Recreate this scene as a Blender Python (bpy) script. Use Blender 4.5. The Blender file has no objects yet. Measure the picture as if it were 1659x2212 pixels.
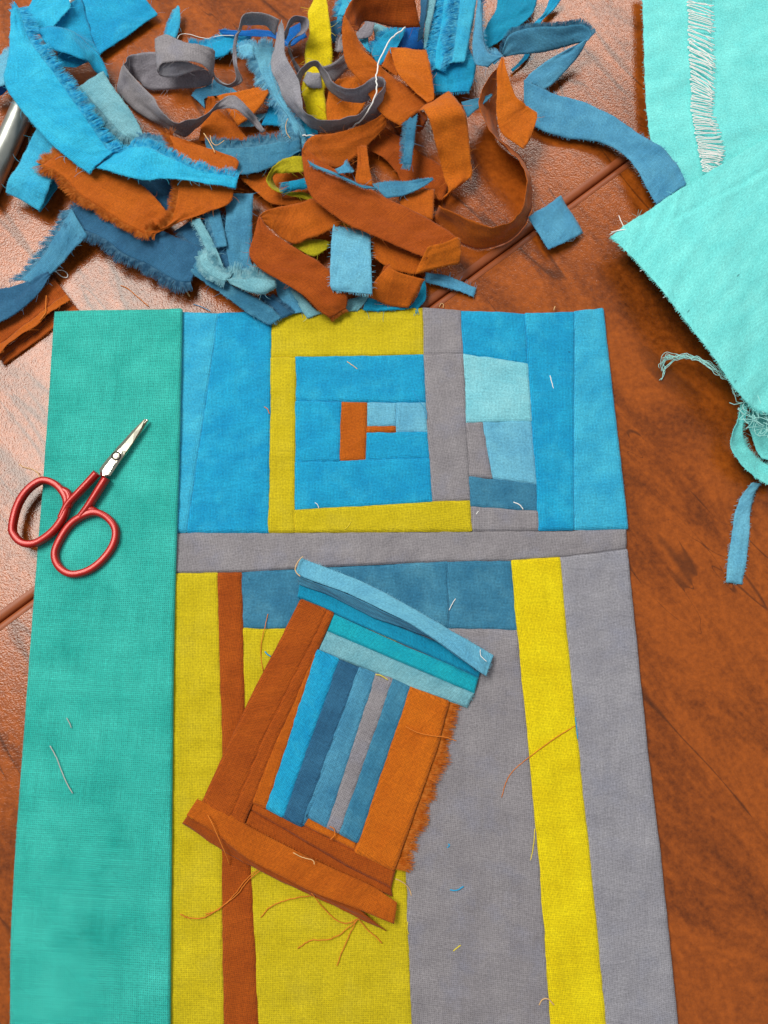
import bpy, bmesh, math, random
from mathutils import Vector, noise as mn

random.seed(7)
SC = bpy.context.scene
COL = SC.collection

# ------------------------------------------------------------------ camera
TILT = math.radians(12.3)
DIST = 0.28
FPX = 1661.0
PW, PH = 1659.0, 2212.0
cam = bpy.data.cameras.new('camera')
cam.sensor_fit = 'VERTICAL'; cam.sensor_height = 24.0
cam.lens = 24.0 * FPX / PH
cam.clip_start = 0.01; cam.clip_end = 50
cam_o = bpy.data.objects.new('camera', cam); COL.objects.link(cam_o)
CAM = Vector((0, -DIST * math.sin(TILT), DIST * math.cos(TILT)))
cam_o.location = CAM; cam_o.rotation_euler = (TILT, 0, 0)
SC.camera = cam_o
SC.render.resolution_x = 768; SC.render.resolution_y = 1024
cam.dof.use_dof = False

# ------------------------------------------------------------------ light
w = bpy.data.worlds.new('World'); SC.world = w; w.use_nodes = True
bg = w.node_tree.nodes['Background']
bg.inputs[0].default_value = (0.94, 0.98, 1.0, 1); bg.inputs[1].default_value = 0.31
def area(name, loc, target, sx, sy, power, col):
    l = bpy.data.lights.new(name, 'AREA'); l.shape = 'RECTANGLE'; l.size = sx; l.size_y = sy
    l.energy = power; l.color = col
    o = bpy.data.objects.new(name, l); COL.objects.link(o)
    o.location = loc
    o.rotation_euler = (Vector(target) - Vector(loc)).to_track_quat('-Z', 'Y').to_euler()
    return o
# two roof windows: their mirror images make the pale sheen on the leather at the left and at the far right
area('window_light', (-0.72, 0.58, 1.45), (-0.72, 0.58, 0), 0.66, 1.05, 31.0, (1.0, 0.955, 0.87))
area('far_window_light', (0.48, 1.72, 1.42), (0.48, 1.72, 0), 0.7, 0.62, 15.0, (1.0, 0.955, 0.87))
SC.view_settings.view_transform = 'Standard'; SC.view_settings.look = 'None'
SC.view_settings.gamma = 1.0; SC.view_settings.use_curve_mapping = False
SC.view_settings.exposure = 0.0

# ------------------------------------------------------------------ pixel -> place (a point at height z mm)
cT, sT = math.cos(TILT), math.sin(TILT)
def P(px, py, zmm):
    dx = (px - PW / 2) / FPX; dy = -(py - PH / 2) / FPX
    d = Vector((dx, dy * cT + sT, dy * sT - cT))
    t = (zmm * 0.001 - CAM.z) / d.z
    return CAM + d * t
REG = {'D': (0, 0, 1), 'A': (0, 0, .32), 'B': (398.2, 0, .32), 'C': (796.3, 0, .32), 'E': (1128.1, 0, .32),
       'F': (0, 331.8, .32), 'G': (398.2, 331.8, .32), 'H': (796.3, 331.8, .32), 'I': (1128.1, 331.8, .32),
       'K': (398.2, 33.2, .16), 'L': (298.6, 431.3, .24), 'M': (663.6, 0, .16), 'N': (862.7, 0, .24),
       'Q': (0, 564.1, .16), 'R': (1393.6, 730.0, .165), 'S': (663.6, 1194.5, .28), 'T': (365, 1128, .26),
       'U': (365, 1592.6, .32), 'V': (796.3, 1592.6, .52), 'W': (1194.5, 663.6, .30), 'X': (0, 796.3, .32),
       'Y': (185.8, 889.2, .096), 'J': (862.7, 630.4, .32)}
def PR(reg, x, y, z):
    r = REG[reg]
    return P(r[0] + x * r[2], r[1] + y * r[2], z)

# ------------------------------------------------------------------ materials
def lin(c):
    out = []
    for v in c[:3]:
        v /= 255.0
        out.append(v / 12.92 if v <= 0.04045 else ((v + 0.055) / 1.055) ** 2.4)
    return (*out, 1.0)
class NT:
    def __init__(self, name):
        self.m = bpy.data.materials.new(name); self.m.use_nodes = True
        self.t = self.m.node_tree; self.b = self.t.nodes['Principled BSDF']
    def n(self, typ, **kw):
        nd = self.t.nodes.new(typ)
        for k, v in kw.items():
            if k.startswith('i_'):
                key = k[2:]
                nd.inputs[int(key) if key.isdigit() else key].default_value = v
            else:
                setattr(nd, k, v)
        return nd
    def l(self, a, b): self.t.links.new(a, b)
    def math(self, op, a, b=None, c=None):
        nd = self.t.nodes.new('ShaderNodeMath'); nd.operation = op
        for i, v in enumerate((a, b, c)):
            if v is None: continue
            if isinstance(v, (int, float)): nd.inputs[i].default_value = v
            else: self.l(v, nd.inputs[i])
        return nd.outputs[0]
    def mix(self, fac, a, b, typ='MIX'):
        nd = self.t.nodes.new('ShaderNodeMix'); nd.data_type = 'RGBA'; nd.blend_type = typ
        for i, v in ((0, fac), (6, a), (7, b)):
            if isinstance(v, (int, float)): nd.inputs[i].default_value = v
            elif isinstance(v, tuple): nd.inputs[i].default_value = v
            else: self.l(v, nd.inputs[i])
        return nd.outputs[2]
    def ramp(self, fac, stops):
        nd = self.t.nodes.new('ShaderNodeValToRGB')
        e = nd.color_ramp.elements
        while len(e) < len(stops): e.new(0.5)
        for i, (p, c) in enumerate(stops):
            e[i].position = p; e[i].color = c if len(c) == 4 else (*c, 1)
        self.l(fac, nd.inputs[0]); return nd.outputs[0]
    def vmath(self, op, a, b):
        nd = self.t.nodes.new('ShaderNodeVectorMath'); nd.operation = op
        for i, v in enumerate((a, b)):
            if isinstance(v, tuple): nd.inputs[i].default_value = v
            elif v is not None: self.l(v, nd.inputs[i])
        return nd.outputs[0]

MATS = {}
def cloth_mat(name, c1, c2, c3=None, period=0.52, gap=0.6, mott=0.085, speck=0.5, spot=None, streak=0.2, crease=0.5, turn=0.35):
    """plain weave: threads, gaps, dye mottling, slubs.  UV is in millimetres."""
    g = NT(name)
    uv = g.n('ShaderNodeTexCoord').outputs['UV']
    oi = g.n('ShaderNodeObjectInfo')
    off = g.n('ShaderNodeCombineXYZ')
    g.l(g.math('MULTIPLY', oi.outputs['Random'], 731.0), off.inputs[0])
    g.l(g.math('MULTIPLY', oi.outputs['Random'], 397.0), off.inputs[1])
    wr0 = g.n('ShaderNodeVectorRotate'); wr0.rotation_type = 'Z_AXIS'; g.l(uv, wr0.inputs['Vector'])
    g.l(g.math('MULTIPLY', g.math('SUBTRACT', g.math('FRACT', g.math('MULTIPLY', oi.outputs['Random'], 37.7)), 0.5), turn), wr0.inputs['Angle'])
    uvo = g.vmath('ADD', wr0.outputs[0], off.outputs[0])
    # thread coordinates with a slow waver
    nw = g.n('ShaderNodeTexNoise', i_Scale=0.22, i_Detail=2.0); g.l(uvo, nw.inputs['Vector'])
    wv = g.vmath('MULTIPLY', nw.outputs['Color'], (1.6, 1.6, 0))
    q = g.vmath('ADD', g.vmath('MULTIPLY', uvo, (math.pi / period, math.pi / period, 0)), g.vmath('MULTIPLY', wv, (2.0, 2.0, 0)))
    sp = g.n('ShaderNodeSeparateXYZ'); g.l(q, sp.inputs[0])
    sx = g.math('SINE', sp.outputs[0]); sy = g.math('SINE', sp.outputs[1])
    s = g.math('MULTIPLY', sx, sy)
    ax = g.math('POWER', g.math('ABSOLUTE', sx), 0.6); ay = g.math('POWER', g.math('ABSOLUTE', sy), 0.6)
    A = g.math('MULTIPLY', ax, g.math('MULTIPLY_ADD', s, 0.25, 0.75))
    B = g.math('MULTIPLY', ay, g.math('MULTIPLY_ADD', s, -0.25, 0.75))
    h = g.math('MAXIMUM', A, B)
    # single thread lightness (streaks along both ways)
    st1 = g.n('ShaderNodeTexNoise', i_Scale=1.0, i_Detail=1.0); g.l(g.vmath('MULTIPLY', uvo, (1.3, .05, 1)), st1.inputs['Vector'])
    st2 = g.n('ShaderNodeTexNoise', i_Scale=1.0, i_Detail=1.0); g.l(g.vmath('MULTIPLY', uvo, (.05, 1.3, 1)), st2.inputs['Vector'])
    fine = g.n('ShaderNodeTexNoise', i_Scale=1.5, i_Detail=2.0); g.l(uvo, fine.inputs['Vector'])
    # dye
    md = g.n('ShaderNodeTexNoise', i_Scale=mott, i_Detail=7.0, i_Roughness=0.66); g.l(uvo, md.inputs['Vector'])
    base = g.mix(g.ramp(md.outputs[0], [(0.30, (0, 0, 0)), (0.70, (1, 1, 1))]), lin(c1), lin(c2))
    if c3:
        m3 = g.n('ShaderNodeTexNoise', i_Scale=mott * 0.9, i_Detail=7.0, i_Roughness=0.65); g.l(g.vmath('ADD', uvo, (91, 37, 0)), m3.inputs['Vector'])
        base = g.mix(g.ramp(m3.outputs[0], [(0.5, (0, 0, 0)), (0.85, (1, 1, 1))]), base, lin(c3))
    if spot:
        m4 = g.n('ShaderNodeTexNoise', i_Scale=0.06, i_Detail=8.0, i_Roughness=0.75); g.l(g.vmath('ADD', uvo, (17, 137, 0)), m4.inputs['Vector'])
        base = g.mix(g.ramp(m4.outputs[0], [(0.56, (0, 0, 0)), (0.74, (.45, .45, .45))]), base, lin(spot))
    stv = g.math('MULTIPLY_ADD', g.math('ADD', st1.outputs[0], st2.outputs[0]), streak, 1 - streak)
    stv = g.math('MULTIPLY', stv, g.math('MULTIPLY_ADD', fine.outputs[0], 0.9, 0.58))
    cst = g.n('ShaderNodeCombineColor')
    for i in range(3): g.l(stv, cst.inputs[i])
    base = g.mix(1.0, base, cst.outputs[0], 'MULTIPLY')
    gaps = g.ramp(h, [(0.30, (0, 0, 0)), (0.66, (1, 1, 1))])
    dark = g.mix(1.0, base, (1 - gap, 1 - gap, 1 - gap, 1), 'MULTIPLY')
    colr = g.mix(gaps, dark, base)
    if speck:
        vo = g.n('ShaderNodeTexVoronoi', i_Scale=0.055); g.l(uvo, vo.inputs['Vector'])
        colr = g.mix(g.ramp(vo.outputs['Distance'], [(0.02, (speck,) * 3), (0.038, (0, 0, 0))]), colr, g.mix(1.0, base, (.3, .3, .32, 1), 'MULTIPLY'))
    g.l(colr, g.b.inputs['Base Color'])
    g.b.inputs['Roughness'].default_value = 0.85
    g.b.inputs['Specular IOR Level'].default_value = 0.22
    g.b.inputs['Sheen Weight'].default_value = 0.12
    g.b.inputs['Sheen Roughness'].default_value = 0.5
    # relief: threads + tiny puckers
    wr = g.n('ShaderNodeTexNoise', i_Scale=0.16, i_Detail=3.0); g.l(g.vmath('MULTIPLY', uvo, (1.0, 0.45, 1)), wr.inputs['Vector'])
    bp2 = g.n('ShaderNodeBump', i_Strength=crease, i_Distance=0.0012); g.l(wr.outputs[0], bp2.inputs['Height'])
    # pressed-in creases: thin ridges running in this piece's own direction
    vr = g.n('ShaderNodeVectorRotate'); vr.rotation_type = 'Z_AXIS'; g.l(uvo, vr.inputs['Vector'])
    g.l(g.math('MULTIPLY', oi.outputs['Random'], 3.1), vr.inputs['Angle'])
    cn = g.n('ShaderNodeTexNoise', i_Scale=1.0, i_Detail=3.0, i_Roughness=0.55, i_Distortion=0.4)
    g.l(g.vmath('MULTIPLY', vr.outputs[0], (.022, .075, 1)), cn.inputs['Vector'])
    rid = g.math('ABSOLUTE', g.math('SUBTRACT', cn.outputs[0], 0.5))
    rdg = g.ramp(rid, [(0.0, (1, 1, 1)), (0.06, (.35, .35, .35)), (0.3, (0, 0, 0))])
    bp3 = g.n('ShaderNodeBump', i_Strength=crease * .55, i_Distance=0.0006); g.l(rdg, bp3.inputs['Height']); g.l(bp2.outputs[0], bp3.inputs['Normal'])
    bp = g.n('ShaderNodeBump', i_Strength=0.55, i_Distance=0.00012)
    g.l(h, bp.inputs['Height']); g.l(bp3.outputs[0], bp.inputs['Normal'])
    g.l(bp.outputs[0], g.b.inputs['Normal'])
    MATS[name] = g.m
    # loose threads of the same cloth
    t = NT(name + '_thread')
    geo = t.n('ShaderNodeNewGeometry')
    nn = t.n('ShaderNodeTexNoise', i_Scale=600.0, i_Detail=2.0); t.l(geo.outputs['Position'], nn.inputs['Vector'])
    c2l = tuple(min(255, v * 0.9 + 40) for v in c2)
    c1d = tuple(min(255, v * 1.04 + 10) for v in c1)
    t.l(t.mix(t.ramp(nn.outputs[0], [(0.35, (0, 0, 0)), (0.65, (1, 1, 1))]), lin(c1d), lin(c2l)), t.b.inputs['Base Color'])
    t.b.inputs['Roughness'].default_value = 0.8
    t.b.inputs['Specular IOR Level'].default_value = 0.29
    tr = t.n('ShaderNodeBsdfTranslucent'); mx = t.n('ShaderNodeMixShader'); mx.inputs[0].default_value = 0.35
    t.l(t.b.inputs['Base Color'].links[0].from_socket, tr.inputs[0])
    t.l(t.b.outputs[0], mx.inputs[1]); t.l(tr.outputs[0], mx.inputs[2])
    t.l(mx.outputs[0], t.t.nodes['Material Output'].inputs[0])
    MATS[name + '_thread'] = t.m

cloth_mat('cerulean', (8, 140, 194), (30, 166, 210), (56, 182, 218))
cloth_mat('cerulean_light', (34, 156, 204), (70, 186, 218))
cloth_mat('cerulean_bright', (14, 158, 208), (56, 190, 226))
cloth_mat('teal', (30, 160, 150), (64, 194, 182), None, period=0.66, gap=0.8, mott=0.05, spot=None, speck=0, streak=0.3)
cloth_mat('yellow', (190, 170, 8), (208, 188, 26), (196, 178, 40), period=0.55)
cloth_mat('yellow_bright', (216, 190, 0), (232, 212, 14))
cloth_mat('olive', (160, 150, 12), (190, 178, 24))
cloth_mat('grey', (130, 126, 132), (149, 145, 150), (134, 135, 152), speck=0.7, period=0.58)
cloth_mat('grey_dark', (128, 124, 134), (148, 145, 154))
cloth_mat('grey_pale', (138, 137, 147), (157, 156, 164), (138, 140, 156), speck=0.75)
cloth_mat('orange', (166, 78, 4), (190, 96, 10), speck=0, period=0.50)
cloth_mat('orange_light', (184, 90, 4), (204, 108, 14), speck=0)
cloth_mat('rust', (148, 64, 4), (170, 80, 10), speck=0, period=0.56)
cloth_mat('denim', (40, 106, 142), (66, 134, 166), (86, 150, 176), period=0.48)
cloth_mat('denim_dark', (32, 82, 118), (50, 106, 142), speck=0)
cloth_mat('denim_mid', (52, 118, 156), (80, 150, 182))
cloth_mat('navy', (0, 78, 156), (0, 104, 186), speck=0)
cloth_mat('sky', (88, 162, 198), (116, 190, 216), speck=0.5, period=0.46)
cloth_mat('sky_blue', (62, 134, 176), (92, 166, 200), speck=0.5)
cloth_mat('pale', (112, 192, 210), (144, 212, 224), speck=0.4)
cloth_mat('pale_grey_blue', (96, 158, 176), (132, 188, 200), speck=0)
cloth_mat('turquoise', (0, 150, 178), (26, 174, 190), speck=0.4)
cloth_mat('teal_blue', (0, 130, 172), (20, 152, 190), speck=0)
cloth_mat('mint', (106, 214, 214), (132, 234, 231), (114, 222, 224), gap=0.3, speck=0.75, streak=0.08, crease=0.25, period=0.42)

def plain_thread(name, c):
    t = NT(name); t.b.inputs['Roughness'].default_value = 0.75
    geo = t.n('ShaderNodeNewGeometry')
    nn = t.n('ShaderNodeTexNoise', i_Scale=900.0); t.l(geo.outputs['Position'], nn.inputs['Vector'])
    t.l(t.mix(nn.outputs[0], lin(tuple(v * .9 for v in c)), lin(tuple(min(255, v * 1.1) for v in c))), t.b.inputs['Base Color'])
    MATS[name] = t.m
plain_thread('white_yarn', (255, 255, 250)); plain_thread('grey_yarn', (190, 184, 180))
plain_thread('tan_yarn', (226, 184, 128)); plain_thread('mint_yarn', (176, 252, 244))
plain_thread('yellow_yarn', (226, 206, 60)); plain_thread('orange_yarn', (214, 120, 30)); plain_thread('blue_yarn', (40, 160, 210))

def table_mat():
    g = NT('tooled_leather')
    pos = g.n('ShaderNodeNewGeometry').outputs['Position']
    rot = g.n('ShaderNodeVectorRotate'); rot.rotation_type = 'Z_AXIS'; rot.inputs['Angle'].default_value = math.radians(52)
    g.l(pos, rot.inputs['Vector']); R = rot.outputs[0]
    n1 = g.n('ShaderNodeTexNoise', i_Scale=1.0, i_Detail=10.0, i_Roughness=0.68, i_Distortion=0.6)
    g.l(g.vmath('MULTIPLY', R, (14, 42, 1)), n1.inputs['Vector'])
    n2 = g.n('ShaderNodeTexNoise', i_Scale=420.0, i_Detail=4.0, i_Roughness=0.7); g.l(pos, n2.inputs['Vector'])
    base = g.ramp(n1.outputs[0], [(0.30, lin((58, 27, 9))), (0.43, lin((120, 56, 13))), (0.56, lin((168, 84, 22))), (0.72, lin((128, 60, 15)))])
    base = g.mix(0.35, base, g.ramp(n2.outputs[0], [(0.32, lin((76, 34, 10))), (0.68, lin((190, 98, 30)))]))
    # dark branching cracks printed in the leather
    n3 = g.n('ShaderNodeTexNoise', i_Scale=1.0, i_Detail=3.0, i_Roughness=0.45, i_Distortion=0.2)
    g.l(g.vmath('MULTIPLY', g.vmath('ADD', R, (3.1, 1.7, 0)), (5, 30, 1)), n3.inputs['Vector'])
    v = g.math('ABSOLUTE', g.math('SUBTRACT', n3.outputs[0], 0.5))
    n4 = g.n('ShaderNodeTexNoise', i_Scale=22.0, i_Detail=3.0); g.l(g.vmath('ADD', pos, (5, 2, 0)), n4.inputs['Vector'])
    thr = g.math('MULTIPLY', g.math('MAXIMUM', g.math('SUBTRACT', n4.outputs[0], 0.44), 0.0), 0.06)
    cr = g.math('LESS_THAN', v, thr)
    soft = g.ramp(g.math('DIVIDE', v, g.math('ADD', g.math('MULTIPLY', thr, 2.2), 0.0006)), [(0.2, (.6, .6, .6)), (1.0, (0, 0, 0))])
    base = g.mix(soft, base, lin((58, 30, 16)))
    g.l(base, g.b.inputs['Base Color'])
    # pebble grain
    vo = g.n('ShaderNodeTexVoronoi', i_Scale=1500.0); vo.feature = 'SMOOTH_F1'; vo.inputs['Smoothness'].default_value = 0.4
    dn = g.n('ShaderNodeTexNoise', i_Scale=500.0, i_Detail=2.0); g.l(pos, dn.inputs['Vector'])
    g.l(g.vmath('ADD', pos, g.vmath('MULTIPLY', dn.outputs['Color'], (.0016, .0016, 0))), vo.inputs['Vector'])
    gn = g.n('ShaderNodeTexNoise', i_Scale=1700.0, i_Detail=3.0, i_Roughness=0.6); g.l(pos, gn.inputs['Vector'])
    hgt = g.math('ADD', g.math('MULTIPLY', vo.outputs['Distance'], -0.9), g.math('MULTIPLY', gn.outputs[0], 0.9))
    bp = g.n('ShaderNodeBump', i_Strength=0.24, i_Distance=0.00022); g.l(hgt, bp.inputs['Height'])
    g.l(bp.outputs[0], g.b.inputs['Normal'])
    g.b.inputs['Roughness'].default_value = 0.2
    g.b.inputs['Specular IOR Level'].default_value = 0.5
    MATS['leather'] = g.m
    e = NT('edge_trim')
    nn = e.n('ShaderNodeTexNoise', i_Scale=60.0, i_Detail=4.0); e.l(e.n('ShaderNodeNewGeometry').outputs['Position'], nn.inputs['Vector'])
    e.l(e.ramp(nn.outputs[0], [(0.3, lin((128, 60, 24))), (0.7, lin((164, 86, 42)))]), e.b.inputs['Base Color'])
    e.b.inputs['Roughness'].default_value = 0.45
    MATS['trim'] = e.m
    d = NT('gap_dark'); d.b.inputs['Base Color'].default_value = lin((40, 22, 14)); d.b.inputs['Roughness'].default_value = .9
    MATS['gap'] = d.m
table_mat()
def solid(name, c, rough, metal=0.0, coat=0.0):
    g = NT(name)
    nn = g.n('ShaderNodeTexNoise', i_Scale=260.0, i_Detail=4.0); g.l(g.n('ShaderNodeNewGeometry').outputs['Position'], nn.inputs['Vector'])
    g.l(g.mix(nn.outputs[0], lin(tuple(v * .9 for v in c)), lin(tuple(min(255, v * 1.06) for v in c))), g.b.inputs['Base Color'])
    rr = g.n('ShaderNodeMapRange'); g.l(nn.outputs[0], rr.inputs[0]); rr.inputs[3].default_value = rough * .75; rr.inputs[4].default_value = rough * 1.3
    g.l(rr.outputs[0], g.b.inputs['Roughness'])
    g.b.inputs['Metallic'].default_value = metal; g.b.inputs['Coat Weight'].default_value = coat
    g.b.inputs['Coat Roughness'].default_value = 0.12
    MATS[name] = g.m
solid('red_enamel', (172, 14, 2), 0.34, 0.2, 0.2)
solid('steel', (200, 196, 180), 0.32, 1.0)
solid('steel_dark', (150, 144, 122), 0.3, 1.0)
solid('engraving', (96, 92, 78), 0.6, 0.5)
solid('brushed_aluminium', (186, 190, 184), 0.36, 0.85)
solid('aluminium_band', (120, 124, 120), 0.45, 0.8)

# ------------------------------------------------------------------ object helpers
WLOC = {}
def mk(name, verts, faces, mat, parent=None, uvs=None, smooth=True, thick=0.0, off=0.0):
    xs = [v[0] for v in verts]; ys = [v[1] for v in verts]; zs = [v[2] for v in verts]
    org = Vector(((min(xs) + max(xs)) / 2, (min(ys) + max(ys)) / 2, min(zs)))
    me = bpy.data.meshes.new(name)
    me.from_pydata([tuple(Vector(v) - org) for v in verts], [], faces)
    if uvs:
        lay = me.uv_layers.new(name='UVMap')
        for lp in me.loops: lay.data[lp.index].uv = uvs[lp.vertex_index]
    if smooth:
        for p in me.polygons: p.use_smooth = True
    me.materials.append(MATS[mat]); me.update()
    o = bpy.data.objects.new(name, me); COL.objects.link(o)
    WLOC[o.name] = org
    if parent:
        o.parent = parent; o.location = org - WLOC[parent.name]
    else:
        o.location = org
    if thick:
        md = o.modifiers.new('thickness', 'SOLIDIFY'); md.thickness = thick * 0.001; md.offset = off
    return o
def empty(name, loc):
    o = bpy.data.objects.new(name, None); COL.objects.link(o); o.location = loc
    o.empty_display_size = 0.01; WLOC[o.name] = Vector(loc); return o
def tag(o, label, cat, group=None):
    o['label'] = label; o['category'] = cat
    if group: o['group'] = group
    return o

def catmull(pts, t):
    n = len(pts) - 1
    f = min(max(t, 0.0), 1.0) * n; i = min(int(f), n - 1); u = f - i
    p1, p2 = pts[i], pts[i + 1]
    p0 = pts[i - 1] if i > 0 else p1 + (p1 - p2)
    p3 = pts[i + 2] if i + 2 <= n else p2 + (p2 - p1)
    return 0.5 * ((2 * p1) + (p2 - p0) * u + (2 * p0 - 5 * p1 + 4 * p2 - p3) * u * u + (3 * p1 - p0 - 3 * p2 + p3) * u ** 3)

def sheet(name, reg, st, mat, parent=None, thick=0.17, off=0.0, dip=0.0, dipr=0.7, wob=0.25, wscale=90.0, step=1.3, linear=False, smoothz=True, jag=0.0, sag=0.0, ends=True, crump=0.0, folds=()):
    """ruled cloth surface between two edge polylines. st: (ax, ay, az, bx, by, bz) in photo px of region reg, z in mm."""
    a = [PR(reg, s[0], s[1], s[2]) for s in st]; b = [PR(reg, s[3], s[4], s[5]) for s in st]
    L = sum(((a[i + 1] + b[i + 1]) / 2 - (a[i] + b[i]) / 2).length for i in range(len(a) - 1)) * 1000
    Wd = max((x - y).length for x, y in zip(a, b)) * 1000
    nv = max(6, int(L / step)); nu = max(4, int(Wd / step))
    us = [i / nu for i in range(nu + 1)]; vs = [i / nv for i in range(nv + 1)]
    if dip:
        ex = [x * dipr / max(Wd, 2) for x in (0.3, 0.7, 1.1, 1.6)]
        us = sorted(set([round(x, 5) for x in us + [e for e in ex if e < .45] + [1 - e for e in ex if e < .45]]))
        ex = [x * dipr / max(L, 2) for x in (0.3, 0.7, 1.1, 1.6)]
        vs = sorted(set([round(x, 5) for x in vs + [e for e in ex if e < .45] + [1 - e for e in ex if e < .45]]))
    def ip(pts, t):
        if linear:
            n = len(pts) - 1; f = t * n; i = min(int(f), n - 1); return pts[i].lerp(pts[i + 1], f - i)
        return catmull(pts, t)
    verts, uvs, faces = [], [], []
    ea, eb = [], []
    fl = [(PR(reg, f[0], f[1], 8).xy, PR(reg, f[2], f[3], 8).xy, f[4], f[5]) for f in folds]
    seed = Vector((random.random() * 50, random.random() * 50, random.random() * 50))
    vl = 0.0; prev = None
    for v in vs:
        A, B = ip(a, v), ip(b, v)
        mid = (A + B) / 2
        if prev is not None: vl += (mid - prev).length * 1000
        prev = mid
        wd = (B - A).length * 1000
        ac = (B - A).normalized() if wd > 1e-4 else Vector((1, 0, 0))
        if crump:
            tn = (ip(a, min(1, v + .02)) + ip(b, min(1, v + .02)) - ip(a, max(0, v - .02)) - ip(b, max(0, v - .02)))
            nr = ac.cross(tn)
            nr = nr.normalized() if nr.length > 1e-9 else Vector((0, 0, 1))
        for u in us:
            p = A.lerp(B, u)
            if jag and (u == 0 or u == 1):
                p = p + ac * (jag * 0.001 * (mn.noise(Vector((vl * 0.9, u * 7, 0)) + seed)) * (1 if u else -1))
            z = 0.0
            if wob:
                q = Vector((p.x * wscale, p.y * wscale, 0)) + seed
                z += wob * (mn.noise(q) + 0.45 * mn.noise(q * 2.7))
            for f0, f1, fh, fw in fl:
                dv = f1 - f0; t_ = max(0, min(1, (p.xy - f0).dot(dv) / dv.length_squared))
                z += fh * math.exp(-((p.xy - f0 - dv * t_).length * 1000 / fw) ** 2)
            if sag:
                z += sag * math.sin(math.pi * u)
            if dip:
                d = min(u * wd, (1 - u) * wd)
                if ends: d = min(d, v * L, (1 - v) * L)
                z -= dip * math.exp(-(d / dipr) ** 2 * 1.6)
                z += .30 * math.exp(-d / 2.4) * mn.noise(Vector((u * wd * .45, vl * .45, 2)) + seed)
                da = min((1 - u) * wd, v * L)
                z += .16 / (1 + math.exp((da - 5.6) * 2.2))
            p = p + Vector((0, 0, z * 0.001))
            if crump:
                uw = u * wd
                r1 = 1 - 2.6 * abs(mn.noise(Vector((vl * .13 + uw * .05, uw * .045 - vl * .02, 1)) + seed))
                r2 = mn.noise(Vector((vl * .34 - uw * .16, uw * .12, 5)) + seed)
                r3 = mn.noise(Vector((vl * .1, 3.3 * (u - .5), 9)) + seed)
                p = p + nr * (crump * .001 * (.55 * r1 + .4 * r2 + .9 * r3))
            verts.append(p); uvs.append((u * wd, vl))
        ea.append(verts[-len(us)]); eb.append(verts[-1])
    m = len(us)
    for j in range(len(vs) - 1):
        for i in range(m - 1):
            k = j * m + i
            faces.append((k, k + 1, k + m + 1, k + m))
    # never sink below the table
    verts = [Vector((p.x, p.y, max(p.z, 0.0003))) for p in verts]
    o = mk(name, verts, faces, mat, parent, uvs, True, thick, off)
    e0 = verts[:m]; e1 = verts[-m:]
    return o, dict(a=ea, b=eb, s=e0, e=e1, L=L, W=Wd)

def tube_mesh(V, F, pts, r0, r1=None, sides=4):
    r1 = r0 if r1 is None else r1
    n = len(pts); base = len(V)
    for i, p in enumerate(pts):
        t = (pts[min(i + 1, n - 1)] - pts[max(i - 1, 0)])
        if t.length < 1e-9: t = Vector((1, 0, 0))
        t.normalize()
        up = Vector((0, 0, 1)) if abs(t.z) < .9 else Vector((1, 0, 0))
        x = t.cross(up).normalized(); y = x.cross(t)
        r = r0 + (r1 - r0) * i / (n - 1)
        for k in range(sides):
            an = 2 * math.pi * k / sides
            V.append(p + (x * math.cos(an) + y * math.sin(an)) * r)
    for i in range(n - 1):
        for k in range(sides):
            a = base + i * sides + k; b = base + i * sides + (k + 1) % sides
            F.append((b, a, a + sides, b + sides))
    F.append(tuple(base + k for k in range(sides))); F.append(tuple(base + (n - 1) * sides + k for k in range(sides))[::-1])

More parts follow.
